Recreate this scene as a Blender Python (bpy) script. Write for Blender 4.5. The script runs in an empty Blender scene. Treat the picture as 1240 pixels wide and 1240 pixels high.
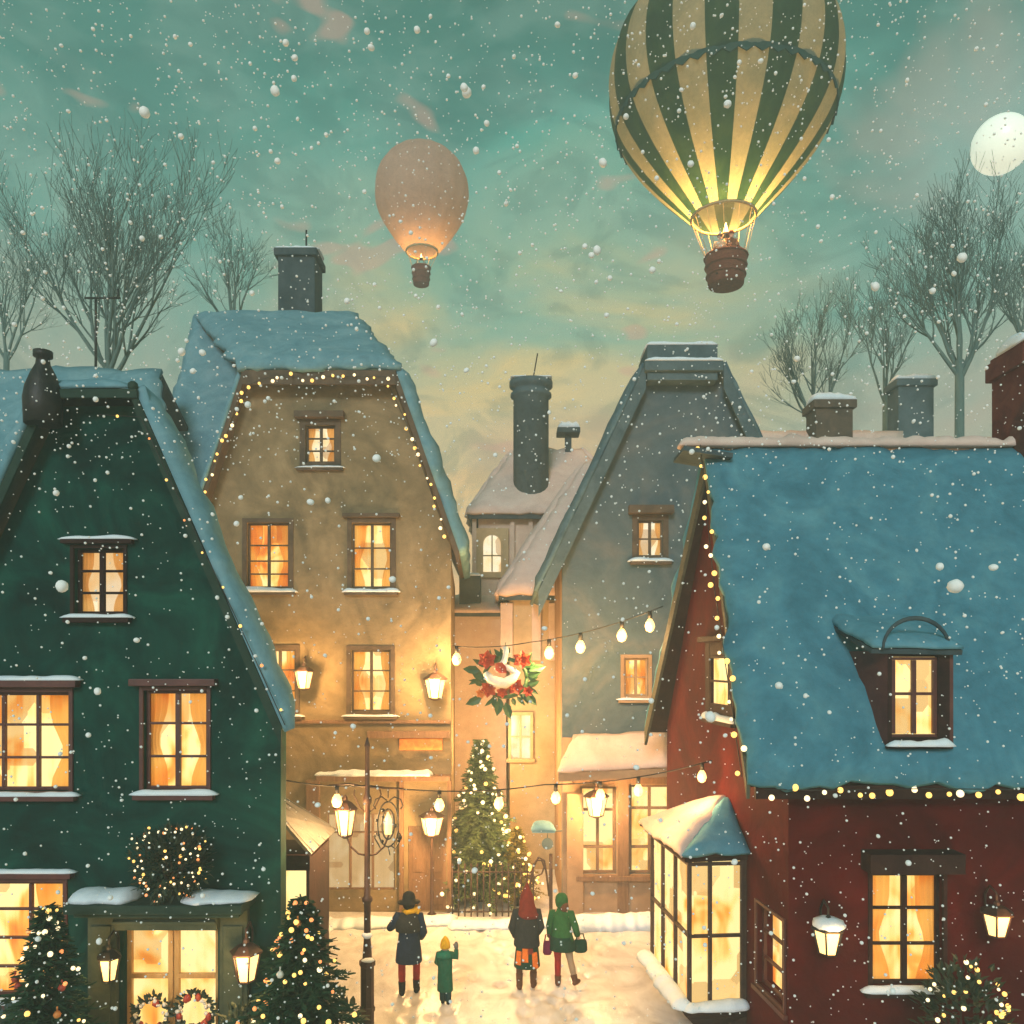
import bpy, bmesh, math, random
from mathutils import Vector as V, Matrix, noise
from mathutils.geometry import tessellate_polygon
R = math.radians
sc = bpy.context.scene
col = sc.collection
H = 6.2                                   # eye height of the camera
CAM = V((0, 0, H))
def P(px, py, D):                         # a point seen at that place of the photograph, D metres away
    return V(((px - 620) * D / 1000, D, H - (py - 800) * D / 1000))
rng = random.Random(7)
U = rng.uniform

# ------------------------------------------------------------------ materials
MATS = {}
def nodes(name):
    m = bpy.data.materials.new(name); m.use_nodes = True
    nt = m.node_tree; b = nt.nodes['Principled BSDF']
    return m, nt, b
def ramp(nt, fac, stops):
    r = nt.nodes.new('ShaderNodeValToRGB'); e = r.color_ramp.elements
    while len(e) < len(stops): e.new(0.5)
    for el, (p, c) in zip(e, stops): el.position = p; el.color = (*c, 1)
    nt.links.new(fac, r.inputs[0]); return r
def coords(nt, scale=(1, 1, 1), kind='Object'):
    t = nt.nodes.new('ShaderNodeTexCoord'); mp = nt.nodes.new('ShaderNodeMapping')
    mp.inputs['Scale'].default_value = scale
    nt.links.new(t.outputs[kind], mp.inputs[0]); return mp.outputs[0]
def tex(nt, vec, scale, detail=3, rough=.55, dist=0):
    n = nt.nodes.new('ShaderNodeTexNoise'); n.inputs['Scale'].default_value = scale
    n.inputs['Detail'].default_value = detail; n.inputs['Roughness'].default_value = rough
    n.inputs['Distortion'].default_value = dist
    nt.links.new(vec, n.inputs['Vector']); return n.outputs[0]
def pmat(name, cols, scale=1.5, rough=.8, bump=.25, bscale=None, stretch=(1, 1, 1), metal=0, dist=1.2, fine=.25):
    """mottled surface: three tones brushed into one another, finer grain on top, bump"""
    if name in MATS: return MATS[name]
    m, nt, b = nodes(name); L = nt.links
    if len(cols) == 1:
        c = cols[0]; cols = [tuple(x * .82 for x in c), c, tuple(min(1, x * 1.16) for x in c)]
    v = coords(nt, stretch)
    r = ramp(nt, tex(nt, v, scale, 4, .6, dist), [(.3, cols[0]), (.5, cols[1]), (.7, cols[2])])
    f = tex(nt, v, scale * 9, 4, .6)
    mx = nt.nodes.new('ShaderNodeMix'); mx.data_type = 'RGBA'; mx.blend_type = 'OVERLAY'
    mx.inputs[0].default_value = fine
    L.new(r.outputs[0], mx.inputs[6]); L.new(f, mx.inputs[7]); L.new(mx.outputs[2], b.inputs['Base Color'])
    b.inputs['Roughness'].default_value = rough; b.inputs['Metallic'].default_value = metal
    if rough > .6: b.inputs['Specular IOR Level'].default_value = .12
    if bump:
        bn = nt.nodes.new('ShaderNodeBump'); bn.inputs['Strength'].default_value = bump
        bn.inputs['Distance'].default_value = .04
        L.new(tex(nt, v, bscale or scale * 6, 5, .65), bn.inputs['Height']); L.new(bn.outputs[0], b.inputs['Normal'])
    MATS[name] = m; return m
def emat(name, color, strength, light=False):
    if name in MATS: return MATS[name]
    m, nt, b = nodes(name)
    b.inputs['Base Color'].default_value = (*color, 1); b.inputs['Roughness'].default_value = .3
    b.inputs['Emission Color'].default_value = (*color, 1); b.inputs['Emission Strength'].default_value = strength
    if not light: m.cycles.emission_sampling = 'NONE'
    MATS[name] = m; return m
def panemat(name, stops, strength, sx=2.2, sz=.7, sampling=True, off=0):
    """a lit window: the curtained room behind it, brighter and darker folds"""
    if name in MATS: return MATS[name]
    m, nt, b = nodes(name); L = nt.links
    v = coords(nt, (sx, sx, sz))
    n1 = tex(nt, coords(nt, (1.3, 1.3, .9)), 1.5, 2, .5, .6)
    v2 = coords(nt, (sx * 4, sx * 4, sz * .5))
    n2 = tex(nt, v2, 1.5, 2, .5, .3)
    a = nt.nodes.new('ShaderNodeMath'); a.operation = 'MULTIPLY_ADD'; a.inputs[1].default_value = .22
    L.new(n2, a.inputs[0]); 
    s = nt.nodes.new('ShaderNodeMath'); s.operation = 'MULTIPLY_ADD'; s.inputs[1].default_value = 1.0; s.inputs[2].default_value = off - .04
    L.new(n1, s.inputs[0]); L.new(s.outputs[0], a.inputs[2])
    r = ramp(nt, a.outputs[0], stops)
    vo = nt.nodes.new('ShaderNodeTexVoronoi'); vo.distance = 'CHEBYCHEV'; vo.inputs['Scale'].default_value = 1.5; vo.inputs['Randomness'].default_value = .8   # things standing in the room
    L.new(coords(nt, (1.5, 1.5, 1.1)), vo.inputs['Vector'])
    sp = nt.nodes.new('ShaderNodeSeparateColor'); L.new(vo.outputs['Color'], sp.inputs[0]); th_ = ramp(nt, sp.outputs[0], [(.0, (.55, .40, .30)), (.28, (.78, .62, .5)), (.36, (1, 1, 1)), (1, (1, 1, 1))])
    mu = nt.nodes.new('ShaderNodeMix'); mu.data_type = 'RGBA'; mu.blend_type = 'MULTIPLY'; mu.inputs[0].default_value = .8
    L.new(r.outputs[0], mu.inputs[6]); L.new(th_.outputs[0], mu.inputs[7])
    b.inputs['Base Color'].default_value = (.05, .035, .02, 1); b.inputs['Roughness'].default_value = .12
    L.new(mu.outputs[2], b.inputs['Emission Color']); b.inputs['Emission Strength'].default_value = strength
    if not sampling: m.cycles.emission_sampling = 'NONE'
    MATS[name] = m; return m
WARM = [(.36, (.70, .17, .02)), (.46, (.95, .37, .05)), (.55, (1, .62, .17)), (.66, (1, .76, .31))]
PALE = [(.25, (.85, .42, .12)), (.40, (1, .66, .28)), (.52, (1, .78, .42)), (.70, (1, .88, .62))]
M = {}
M['pane'] = panemat('lit_window', WARM, 1.35)
M['pane_bright'] = panemat('bright_lit_window', WARM, 1.45, off=.06)
M['pane_pale'] = panemat('pale_lit_window', PALE, 1.1)
M['pane_shop'] = panemat('shop_window_light', WARM, 1.3, 1.2, .5, off=.09)
M['snow'] = pmat('snow', [(.66, .74, .80), (.76, .82, .86), (.84, .87, .88)], 1.3, .75, .35, 9, fine=.1)
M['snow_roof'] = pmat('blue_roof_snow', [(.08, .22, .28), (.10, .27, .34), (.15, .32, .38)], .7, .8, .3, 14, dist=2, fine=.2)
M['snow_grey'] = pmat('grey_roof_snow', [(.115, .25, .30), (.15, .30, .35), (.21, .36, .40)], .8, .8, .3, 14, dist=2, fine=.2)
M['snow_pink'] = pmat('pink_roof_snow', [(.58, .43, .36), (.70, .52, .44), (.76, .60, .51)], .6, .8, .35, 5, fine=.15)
M['green_wall'] = pmat('green_plaster', [(.0004, .016, .013), (.001, .040, .030), (.006, .078, .052)], .6, .85, .3, 8, dist=2)
M['green_dark'] = pmat('dark_green_trim', [(.012, .030, .022), (.020, .045, .032), (.03, .055, .04)], 1.2, .7, .3)
M['green_stone'] = pmat('mossy_stone', [(.035, .05, .032), (.055, .07, .043), (.08, .09, .055)], 1.4, .85, .4)
M['tan_wall'] = pmat('tan_plaster', [(.15, .115, .065), (.24, .175, .095), (.33, .24, .135)], .45, .88, .35, 7, dist=2.5, fine=.35)
M['tan_dark'] = pmat('brown_trim', [(.07, .05, .035), (.11, .075, .05), (.15, .10, .065)], 1.5, .7, .3)
M['tan_door'] = pmat('brown_door', [(.16, .09, .05), (.21, .12, .07), (.26, .15, .09)], 2, .7, .3, stretch=(4, 4, .6))
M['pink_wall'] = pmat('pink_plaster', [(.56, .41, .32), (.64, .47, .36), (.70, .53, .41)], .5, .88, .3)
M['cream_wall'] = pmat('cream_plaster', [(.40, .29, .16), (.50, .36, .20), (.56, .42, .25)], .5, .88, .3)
M['slate'] = pmat('slate_blue_plaster', [(.075, .115, .13), (.105, .145, .155), (.15, .175, .175)], .5, .85, .4, 7, dist=2)
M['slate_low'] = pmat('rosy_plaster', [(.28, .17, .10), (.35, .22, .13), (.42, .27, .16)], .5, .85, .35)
M['slate_dark'] = pmat('dark_slate', [(.03, .05, .057), (.05, .072, .08), (.07, .095, .10)], 1.2, .8, .4)
M['red_wall'] = pmat('dark_red_plaster', [(.042, .0005, .0004), (.066, .0008, .0007), (.095, .004, .0025)], .5, .85, .35, 8, dist=2)
M['red_side'] = pmat('red_gable_plaster', [(.050, .0010, .0008), (.075, .002, .0014), (.105, .007, .004)], .6, .85, .35, 8, dist=2)
M['red_frame'] = pmat('red_brown_paint', [(.06, .012, .008), (.09, .018, .012), (.12, .03, .02)], 2, .5, .2)
M['red_trim'] = pmat('black_red_timber', [(.02, .008, .007), (.03, .011, .009), (.045, .018, .013)], 2, .7, .3)
M['olive'] = pmat('olive_bargeboard', [(.06, .06, .04), (.09, .085, .055), (.12, .11, .075)], 2, .7, .3)
M['bark'] = pmat('bark', [(.09, .15, .135), (.12, .185, .165), (.15, .215, .19)], 3, .9, .5, stretch=(1, 1, .3))  # teal grey puts the distance haze into the bark colour
M['bark_dark'] = pmat('bark_brown', [(.04, .028, .018), (.055, .04, .025), (.075, .055, .035)], 3, .9, .4)
M['iron'] = pmat('black_iron', [(.012, .011, .010), (.02, .017, .014), (.03, .026, .02)], 4, .5, .2, metal=.3)
M['rust'] = pmat('brown_iron', [(.035, .015, .010), (.055, .024, .015), (.08, .035, .02)], 4, .55, .25, metal=.2)
M['tin'] = pmat('tin_roof', [(.09, .085, .08), (.13, .125, .12), (.19, .18, .17)], 2, .5, .2)
M['slate_far'] = pmat('far_slate', [(.06, .095, .105), (.085, .125, .135), (.11, .155, .165)], 1.2, .8, .4)  # dark slate lightened, distance haze put into its colour
M['brick'] = pmat('brick_red', [(.075, .016, .014), (.115, .026, .02), (.15, .045, .03)], 2.5, .85, .5, 10)
M['gold_wood'] = pmat('honey_wood', [(.42, .22, .06), (.52, .29, .09), (.60, .36, .13)], 2, .5, .2, stretch=(3, 3, .6))
M['wicker'] = pmat('wicker', [(.10, .024, .015), (.17, .042, .024), (.23, .065, .035)], 6, .8, .8, 14, stretch=(1, 1, 3))
M['rope'] = pmat('rope', [(.55, .42, .22)], 5, .8, 0)
M['needle'] = pmat('fir_needles', [(.010, .035, .016), (.018, .055, .024), (.035, .085, .035)], 2.5, .7, 0)
M['needle_gold'] = pmat('golden_needles', [(.16, .12, .02), (.24, .18, .03), (.32, .25, .06)], 2.5, .7, 0)
M['needle_mid'] = pmat('pale_fir_needles', [(.07, .10, .035), (.10, .145, .05), (.15, .19, .075)], 2.5, .7, 0)
M['leaf'] = pmat('dark_leaf', [(.012, .028, .012), (.022, .042, .018), (.04, .06, .025)], 3, .6, 0)
M['leaf_green'] = pmat('green_leaf', [(.02, .07, .025), (.03, .10, .035), (.06, .14, .05)], 4, .5, .1)
M['petal'] = pmat('red_petal', [(.30, .025, .012), (.42, .045, .02), (.55, .10, .03)], 5, .5, .1)
M['petal_orange'] = pmat('orange_petal', [(.60, .17, .03), (.75, .25, .05), (.8, .35, .08)], 5, .5, .1)
M['ribbon'] = pmat('cream_ribbon', [(.72, .66, .54), (.80, .74, .62), (.85, .80, .70)], 4, .5, .1)
M['skin'] = pmat('skin', [(.45, .27, .19), (.52, .32, .23), (.56, .36, .27)], 6, .5, 0)
M['bulb'] = emat('bulb_glow', (1, .66, .24), 2.0)
M['bulb_white'] = emat('fairy_light_pale', (1, .80, .48), 1.5)
M['bulb_red'] = emat('fairy_light_orange', (1, .33, .10), 1.1)
M['bulb_gold'] = emat('fairy_light_gold', (1, .60, .15), 1.5)
M['lamp'] = emat('lantern_glow', (1, .68, .26), 1.7, True)
M['flame'] = emat('burner_flame', (1, .70, .30), 5)
M['moon'] = emat('moon_light', (.74, .80, .68), .80)

# ------------------------------------------------------------------ mesh builder and object tree
ORG = {}
class MB:
    def __init__(s): s.v = []; s.f = []; s.m = []; s.s = []
    def add(s, vs, fs, mi=0, sm=False):
        o = len(s.v); s.v += [V(p) for p in vs]
        for f in fs: s.f.append([i + o for i in f]); s.m.append(mi); s.s.append(sm)
    def hexa(s, c, mi=0):                                  # 8 corners: bottom ring then top ring
        s.add(c, [(3, 2, 1, 0), (4, 5, 6, 7), (0, 1, 5, 4), (1, 2, 6, 5), (2, 3, 7, 6), (3, 0, 4, 7)], mi)
    def box(s, x0, x1, y0, y1, z0, z1, mi=0):
        s.hexa([(x0, y0, z0), (x1, y0, z0), (x1, y1, z0), (x0, y1, z0), (x0, y0, z1), (x1, y0, z1), (x1, y1, z1), (x0, y1, z1)], mi)
    def slab(s, pts, t, mi=0):                             # thick polygon; t below its normal
        pts = [V(p) for p in pts]; n = (pts[1] - pts[0]).cross(pts[2] - pts[0]).normalized()
        if n.z < 0: n = -n
        k = len(pts); lo = [p - n * t for p in pts]
        s.add(pts + lo, [tuple(range(k)), tuple(range(2 * k - 1, k - 1, -1))] + [(i, (i + 1) % k, k + (i + 1) % k, k + i) for i in range(k)], mi)
    def tube(s, pts, r, n=6, mi=0, sm=True, cap=True):
        pts = [V(p) for p in pts]; k = len(pts)
        if not hasattr(r, '__len__'): r = [r] * k
        vs = []; a = None
        for i, p in enumerate(pts):
            d = (pts[min(i + 1, k - 1)] - pts[max(i - 1, 0)])
            d = d.normalized() if d.length > 1e-9 else V((0, 0, 1))
            if a is None: a = d.orthogonal().normalized()
            else:
                a = a - d * a.dot(d); a = a.normalized() if a.length > 1e-6 else d.orthogonal().normalized()
            b = d.cross(a)
            for j in range(n):
                t = 2 * math.pi * j / n
                vs.append(p + (a * math.cos(t) + b * math.sin(t)) * r[i])
        fs = [(i * n + j, i * n + (j + 1) % n, (i + 1) * n + (j + 1) % n, (i + 1) * n + j) for i in range(k - 1) for j in range(n)]
        if cap: fs += [tuple(range(n - 1, -1, -1)), tuple(range((k - 1) * n, k * n))]
        s.add(vs, fs, mi, sm)
    def lathe(s, prof, c, n=16, mi=0, sm=True, sx=1, sy=1, mif=None, rot=0):
        c = V(c); vs = []
        for r, z in prof:
            for j in range(n):
                t = 2 * math.pi * (j + rot) / n
                vs.append(c + V((r * math.cos(t) * sx, r * math.sin(t) * sy, z)))
        for i in range(len(prof) - 1):
            pass
        o = len(s.v); s.v += vs
        for i in range(len(prof) - 1):
            for j in range(n):
                s.f.append([o + i * n + j, o + i * n + (j + 1) % n, o + (i + 1) * n + (j + 1) % n, o + (i + 1) * n + j])
                s.m.append(mif(j, i) if mif else mi); s.s.append(sm)
        s.f.append([o + j for j in range(n - 1, -1, -1)]); s.m.append(mi); s.s.append(False)
        s.f.append([o + (len(prof) - 1) * n + j for j in range(n)]); s.m.append(mi); s.s.append(False)
    def ball(s, c, r, n=8, k=5, mi=0, sq=(1, 1, 1), jit=0):
        c = V(c); vs = [c + V((0, 0, -r * sq[2]))]
        for i in range(1, k):
            a = math.pi * i / k - math.pi / 2
            for j in range(n):
                t = 2 * math.pi * j / n; q = 1 + (U(-jit, jit) if jit else 0)
                vs.append(c + V((math.cos(a) * math.cos(t) * r * sq[0] * q, math.cos(a) * math.sin(t) * r * sq[1] * q, math.sin(a) * r * sq[2] * q)))
        vs.append(c + V((0, 0, r * sq[2]))); e = len(vs) - 1
        fs = [(0, 1 + (j + 1) % n, 1 + j) for j in range(n)]
        for i in range(k - 2):
            fs += [(1 + i * n + j, 1 + i * n + (j + 1) % n, 1 + (i + 1) * n + (j + 1) % n, 1 + (i + 1) * n + j) for j in range(n)]
        fs += [(e, 1 + (k - 2) * n + j, 1 + (k - 2) * n + (j + 1) % n) for j in range(n)]
        s.add(vs, fs, mi, True)
    def build(s, name, mats, parent=None, bevel=0):
        org = ORG.get(parent, V((0, 0, 0))) if parent else V((0, 0, 0))
        me = bpy.data.meshes.new(name)
        me.from_pydata([tuple(p - org) for p in s.v], [], s.f)
        if not isinstance(mats, (list, tuple)): mats = [mats]
        for m in mats: me.materials.append(M[m] if isinstance(m, str) else m)
        me.polygons.foreach_set('material_index', s.m); me.polygons.foreach_set('use_smooth', s.s)
        bm = bmesh.new(); bm.from_mesh(me); bmesh.ops.recalc_face_normals(bm, faces=bm.faces)
        if bevel:
            es = [e for e in bm.edges if len(e.link_faces) == 2 and e.calc_face_angle(0) > .6]
            bmesh.ops.bevel(bm, geom=es, offset=bevel, segments=2, affect='EDGES', profile=.6)
        bm.to_mesh(me); bm.free(); me.update()
        o = bpy.data.objects.new(name, me); col.objects.link(o)
        if parent: o.parent = parent; ORG[o] = org
        return o
def tag(o, label, cat, group=None):
    o['label'] = label; o['category'] = cat
    if group: o['group'] = group
    return o
def thing(name, label, cat, loc, group=None):
    o = bpy.data.objects.new(name, None); col.objects.link(o); o.location = loc; o.empty_display_size = .2
    ORG[o] = V(loc); return tag(o, label, cat, group)
def single(mb, name, mats, label, cat, group=None, base=None):          # a thing that is one mesh, origin at its base
    if base is None:
        base = V((sum(p.x for p in mb.v) / len(mb.v), sum(p.y for p in mb.v) / len(mb.v), min(p.z for p in mb.v)))
    for p in mb.v: p -= base
    o = mb.build(name, mats); o.location = base; return tag(o, label, cat, group)
def struct(mb, name, mats, kind='structure'):
    o = mb.build(name, mats); o['kind'] = kind; return o

class Fr:                                                    # a wall's own frame: a along it, b up, c outwards
    def __init__(s, p0, p1):
        s.o = V((p0[0], p0[1], 0)); s.u = (V((p1[0], p1[1], 0)) - s.o).normalized(); s.n = V((s.u.y, -s.u.x, 0))
    def at(s, a, b, c=0): return s.o + s.u * a + V((0, 0, b)) + s.n * c
    def px(s, x, y):
        d = V(((x - 620) / 1000, 1, -(y - 800) / 1000)); t = (s.o - CAM).dot(s.n) / d.dot(s.n)
        p = CAM + d * t; return (p - s.o).dot(s.u), p.z
    def rect(s, r):
        a0, b1 = s.px(r[0], r[1]); a1, b0 = s.px(r[2], r[3]); return min(a0, a1), max(a0, a1), b0, b1
    def box(s, mb, a0, a1, b0, b1, c0, c1, mi=0):
        mb.hexa([s.at(a0, b0, c1), s.at(a1, b0, c1), s.at(a1, b0, c0), s.at(a0, b0, c0), s.at(a0, b1, c1), s.at(a1, b1, c1), s.at(a1, b1, c0), s.at(a0, b1, c0)], mi)
def front(D): return Fr((0, D), (1, D))
def wall(fr, outer, holes, t, name, mat, parent):
    """a wall of thickness t with real window openings; outer: (a, b) points, holes: (a0, a1, b0, b1)"""
    polys = [outer] + [[(h[0], h[2]), (h[1], h[2]), (h[1], h[3]), (h[0], h[3])] for h in holes]
    tri = tessellate_polygon([[V((x, y, 0)) for x, y in p] for p in polys])
    flat = [q for p in polys for q in p]; n = len(flat); mb = MB()
    mb.add([fr.at(a, b, 0) for a, b in flat] + [fr.at(a, b, -t) for a, b in flat],
           [tuple(x) for x in tri] + [tuple(n + i for i in reversed(x)) for x in tri])
    o = 0
    for p in polys:
        k = len(p)
        mb.add([fr.at(a, b, 0) for a, b in p] + [fr.at(a, b, -t) for a, b in p], [(i, (i + 1) % k, k + (i + 1) % k, k + i) for i in range(k)])
    return mb.build(name, mat, parent)
def snowbar(mb, p0, p1, out, w, h, seed=0, over=.1):
    """a lumpy roll of snow lying along p0-p1, reaching w outwards and h upwards"""
    p0, p1, out = V(p0), V(p1), V(out).normalized(); d = p1 - p0; L = d.length; d = d.normalized()
    k = max(12, int(L / .05)); m = 8; vs = []
    for i in range(k + 1):
        t = i / k; e = min(1, (min(t, 1 - t) * L / .12)) ** .5 if 0 < t < 1 else .2
        q = 1 + .45 * noise.noise(V((t * L * 2.2, seed * 7.3, 0))) + .25 * noise.noise(V((t * L * 6, seed * 3.1, 4)))
        c = p0 + d * (t * (L + 2 * over) - over)
        for j in range(m):
            a = math.pi * (j / (m - 2)) if j < m - 1 else 1.5 * math.pi
            y = (1 - math.cos(a)) / 2 if j < m - 1 else .5; z = math.sin(a) if j < m - 1 else -.06
            vs.append(c + out * (y * w * (.55 + .45 * e * q)) + V((0, 0, h * z * e * q)))
    fs = [(i * m + j, i * m + (j + 1) % m, (i + 1) * m + (j + 1) % m, (i + 1) * m + j) for i in range(k) for j in range(m)]
    fs += [tuple(range(m)), tuple(range(k * m, (k + 1) * m))]
    mb.add(vs, fs, 0, True)
def snowquad(mb, a, b, c, d, t, res=.22, amp=.5, seed=0, edge=.08, mi=0):
    """a blanket of snow on the quad a b c d (a-b the eave), t thick with a rounded, uneven rim"""
    a, b, c, d = V(a), V(b), V(c), V(d)
    n = (b - a).cross(d - a); n = n.normalized() if n.length > 1e-6 else (c - b).cross(d - b).normalized()
    if n.z < 0: n = -n
    nu = max(4, min(70, int(max((b - a).length, (c - d).length) / res))); nv = max(4, min(70, int(max((d - a).length, (c - b).length) / res)))
    cen = (a + b + c + d) / 4; top = []; bot = []
    for j in range(nv + 1):
        for i in range(nu + 1):
            u, v = i / nu, j / nv
            p = (a * (1 - u) + b * u) * (1 - v) + (d * (1 - u) + c * u) * v
            w = min(min(i, nu - i), min(j, nv - j)); rim = w == 0
            q = noise.noise(p * 1.1 + V((seed, 0, 0))) * .6 + noise.noise(p * 3.1 + V((0, seed, 0))) * .4
            if rim:
                o = (p - cen); o = (o - n * o.dot(n)); o = o.normalized() if o.length > 1e-6 else o
                p = p + o * (edge * (.4 + noise.noise(p * 2.6 + V((seed * 2, 1, 0))) * 1.3 + noise.noise(p * 7 + V((seed, 5, 0))) * .7))
            f = .45 if rim else (.88 if w == 1 else 1)
            top.append(p + n * (t * f * (1 + amp * q))); bot.append(p + n * .004)
    W = nu + 1; N = len(top); fs = []
    for j in range(nv):
        for i in range(nu):
            k = j * W + i; fs.append((k, k + 1, k + W + 1, k + W)); fs.append((N + k, N + k + W, N + k + W + 1, N + k + 1))
    ring = [i for i in range(W)] + [j * W + nu for j in range(1, nv + 1)] + [nv * W + i for i in range(nu - 1, -1, -1)] + [j * W for j in range(nv - 1, 0, -1)]
    fs += [(ring[i], N + ring[i], N + ring[(i + 1) % len(ring)], ring[(i + 1) % len(ring)]) for i in range(len(ring))]
    mb.add(top + bot, fs, mi, True)

def window(parent, fr, r, cols, rows, frame='tan_dark', pane='pane', sur=.07, bar=.045, deep=.16, sill=.12, snow=.08, hood=0, hoodsnow=0, label=None, rowpos=None, open_=True, name='window', proud=.03):
    """window > frame mesh with pane, sill and snow below it; returns the opening for the wall"""
    a0, a1, b0, b1 = fr.rect(r) if len(r) == 4 and r[2] > 20 else r
    mb = MB(); W = a1 - a0; Hh = b1 - b0
    s = sur
    fr.box(mb, a0 - s, a0, b0 - s, b1 + s, -.02, proud); fr.box(mb, a1, a1 + s, b0 - s, b1 + s, -.02, proud)
    fr.box(mb, a0, a1, b1, b1 + s, -.02, proud - .002); fr.box(mb, a0, a1, b0 - s, b0, -.02, proud - .002)
    e = .05; c0, c1 = -deep + .02, -deep + .075
    fr.box(mb, a0 + .001, a0 + e, b0 + .001, b1 - .001, c0, c1); fr.box(mb, a1 - e, a1 - .001, b0 + .001, b1 - .001, c0, c1)
    fr.box(mb, a0 + e, a1 - e, b0 + .001, b0 + e, c0, c1 - .002); fr.box(mb, a0 + e, a1 - e, b1 - e, b1 - .001, c0, c1 - .002)
    for i in range(1, cols):
        x = a0 + W * i / cols; bw = bar if i * 2 != cols else bar * 1.5
        fr.box(mb, x - bw / 2, x + bw / 2, b0 + e, b1 - e, c0, c1 + .012)
    for j in (rowpos or [k / rows for k in range(1, rows)]):
        z = b0 + Hh * j; fr.box(mb, a0 + e, a1 - e, z - bar * .38, z + bar * .38, c0, c1 + .004)
    f = mb.build(name, frame, parent, .006)
    if label: f['label'] = label
    cz = -deep - .09 if deep > .1 else -deep
    mb = MB(); fr.box(mb, a0 + .01, a1 - .01, b0 + .01, b1 - .01, cz - .02, cz); mb.build('pane', pane, f)
    if deep > .1 and cols > 1:
        for sg in (0, 1):
            mb = MB(); nu, nv, ph = 12, 9, U(0, 6); k_w = U(.24, .34); tie = U(.34, .5)
            for j in range(nv + 1):
                t = j / nv; ww = W * k_w * (1 - .5 * math.exp(-((t - tie) / .22) ** 2)) * (1 + .03 * math.sin(t * 9 + ph))
                for i in range(nu + 1):
                    q = i / nu; x = q * ww; mb.v.append(fr.at(a0 + .012 + x if sg == 0 else a1 - .012 - x, b0 + .015 + (Hh - .03) * t, -deep - .035 + .018 * math.sin(q * 19 + ph) * (.5 + .5 * t)))
            for j in range(nv):
                for i in range(nu): mb.f.append([j * (nu + 1) + i, j * (nu + 1) + i + 1, (j + 1) * (nu + 1) + i + 1, (j + 1) * (nu + 1) + i]); mb.m.append(0); mb.s.append(True)
            mb.build('curtain', 'curtain', f)
    if sill:
        mb = MB(); fr.box(mb, a0 - s - .06, a1 + s + .06, b0 - s - .07, b0 - s, -.02, sill); mb.build('sill', frame, f, .008)
        if snow:
            mb = MB(); snowbar(mb, fr.at(a0 - s - .02, b0 - s, -.0), fr.at(a1 + s + .02, b0 - s, 0), fr.n, sill * 1.15, snow, U(0, 50)); mb.build('snow', 'snow', f)
    if hood:
        mb = MB(); fr.box(mb, a0 - s - .1, a1 + s + .1, b1 + s + .01, b1 + s + .01 + hood, -.02, hood + .05); mb.build('hood', frame, f, .01)
        if hoodsnow:
            mb = MB(); snowbar(mb, fr.at(a0 - s - .05, b1 + s + .01 + hood, 0), fr.at(a1 + s + .05, b1 + s + .01 + hood, 0), fr.n, hood + .07, hoodsnow, U(0, 50)); mb.build('hood_snow', 'snow', f)
    return (a0, a1, b0, b1)

m_, nt_, b_ = nodes('curtain'); b_.inputs['Base Color'].default_value = (.75, .42, .16, 1); b_.inputs['Roughness'].default_value = .9; b_.inputs['Specular IOR Level'].default_value = .1
tl = nt_.nodes.new('ShaderNodeBsdfTranslucent'); tl.inputs[0].default_value = (.95, .60, .26, 1); mx = nt_.nodes.new('ShaderNodeMixShader'); mx.inputs[0].default_value = .8
nt_.links.new(b_.outputs[0], mx.inputs[1]); nt_.links.new(tl.outputs[0], mx.inputs[2]); nt_.links.new(mx.outputs[0], [n for n in nt_.nodes if n.type == 'OUTPUT_MATERIAL'][0].inputs[0]); M['curtain'] = m_
# bulbs: one mesh per colour, every bulb an object of its own
BM = {}
def bulb_mesh(mat, r):
    k = (mat, round(r, 4))
    if k not in BM:
        mb = MB(); mb.ball((0, 0, 0), r, 8, 6); o = mb.build('bulb', mat); BM[k] = o.data; bpy.data.objects.remove(o)
    return BM[k]
def fairy(label, pts, r=.03, mats=('bulb_white', 'bulb_gold'), wire=None, wr=.006, group=None):
    t = thing('fairy_lights', label, 'fairy lights', min(pts, key=lambda p: p.z), group)
    if wire:
        mb = MB(); mb.tube(wire, wr, 4); mb.build('wire', 'iron', t)
    for i, p in enumerate(pts[:100]):
        o = bpy.data.objects.new('bulb', bulb_mesh(mats[rng.randrange(len(mats))], r * rng.choice((.8, 1, 1, 1.25)))); col.objects.link(o)
        o.parent = t; o.location = p - ORG[t]
    return t
def along(pts, n, jit=.02):
    pts = [V(p) for p in pts]; seg = [(pts[i + 1] - pts[i]).length for i in range(len(pts) - 1)]; T = sum(seg); out = []
    for i in range(n):
        t = T * (i + .5) / n
        for k, s in enumerate(seg):
            if t <= s: out.append(pts[k].lerp(pts[k + 1], t / s) + V((U(-jit, jit), U(-jit, jit), U(-jit, jit)))); break
            t -= s
    return out
def point(p, power, r=.12, color=(1, .57, .22)):
    l = bpy.data.lights.new('lamp_light', 'POINT'); l.energy = power; l.color = color; l.shadow_soft_size = r
    o = bpy.data.objects.new('lamp_light', l); o.location = p; col.objects.link(o); return o

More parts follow.
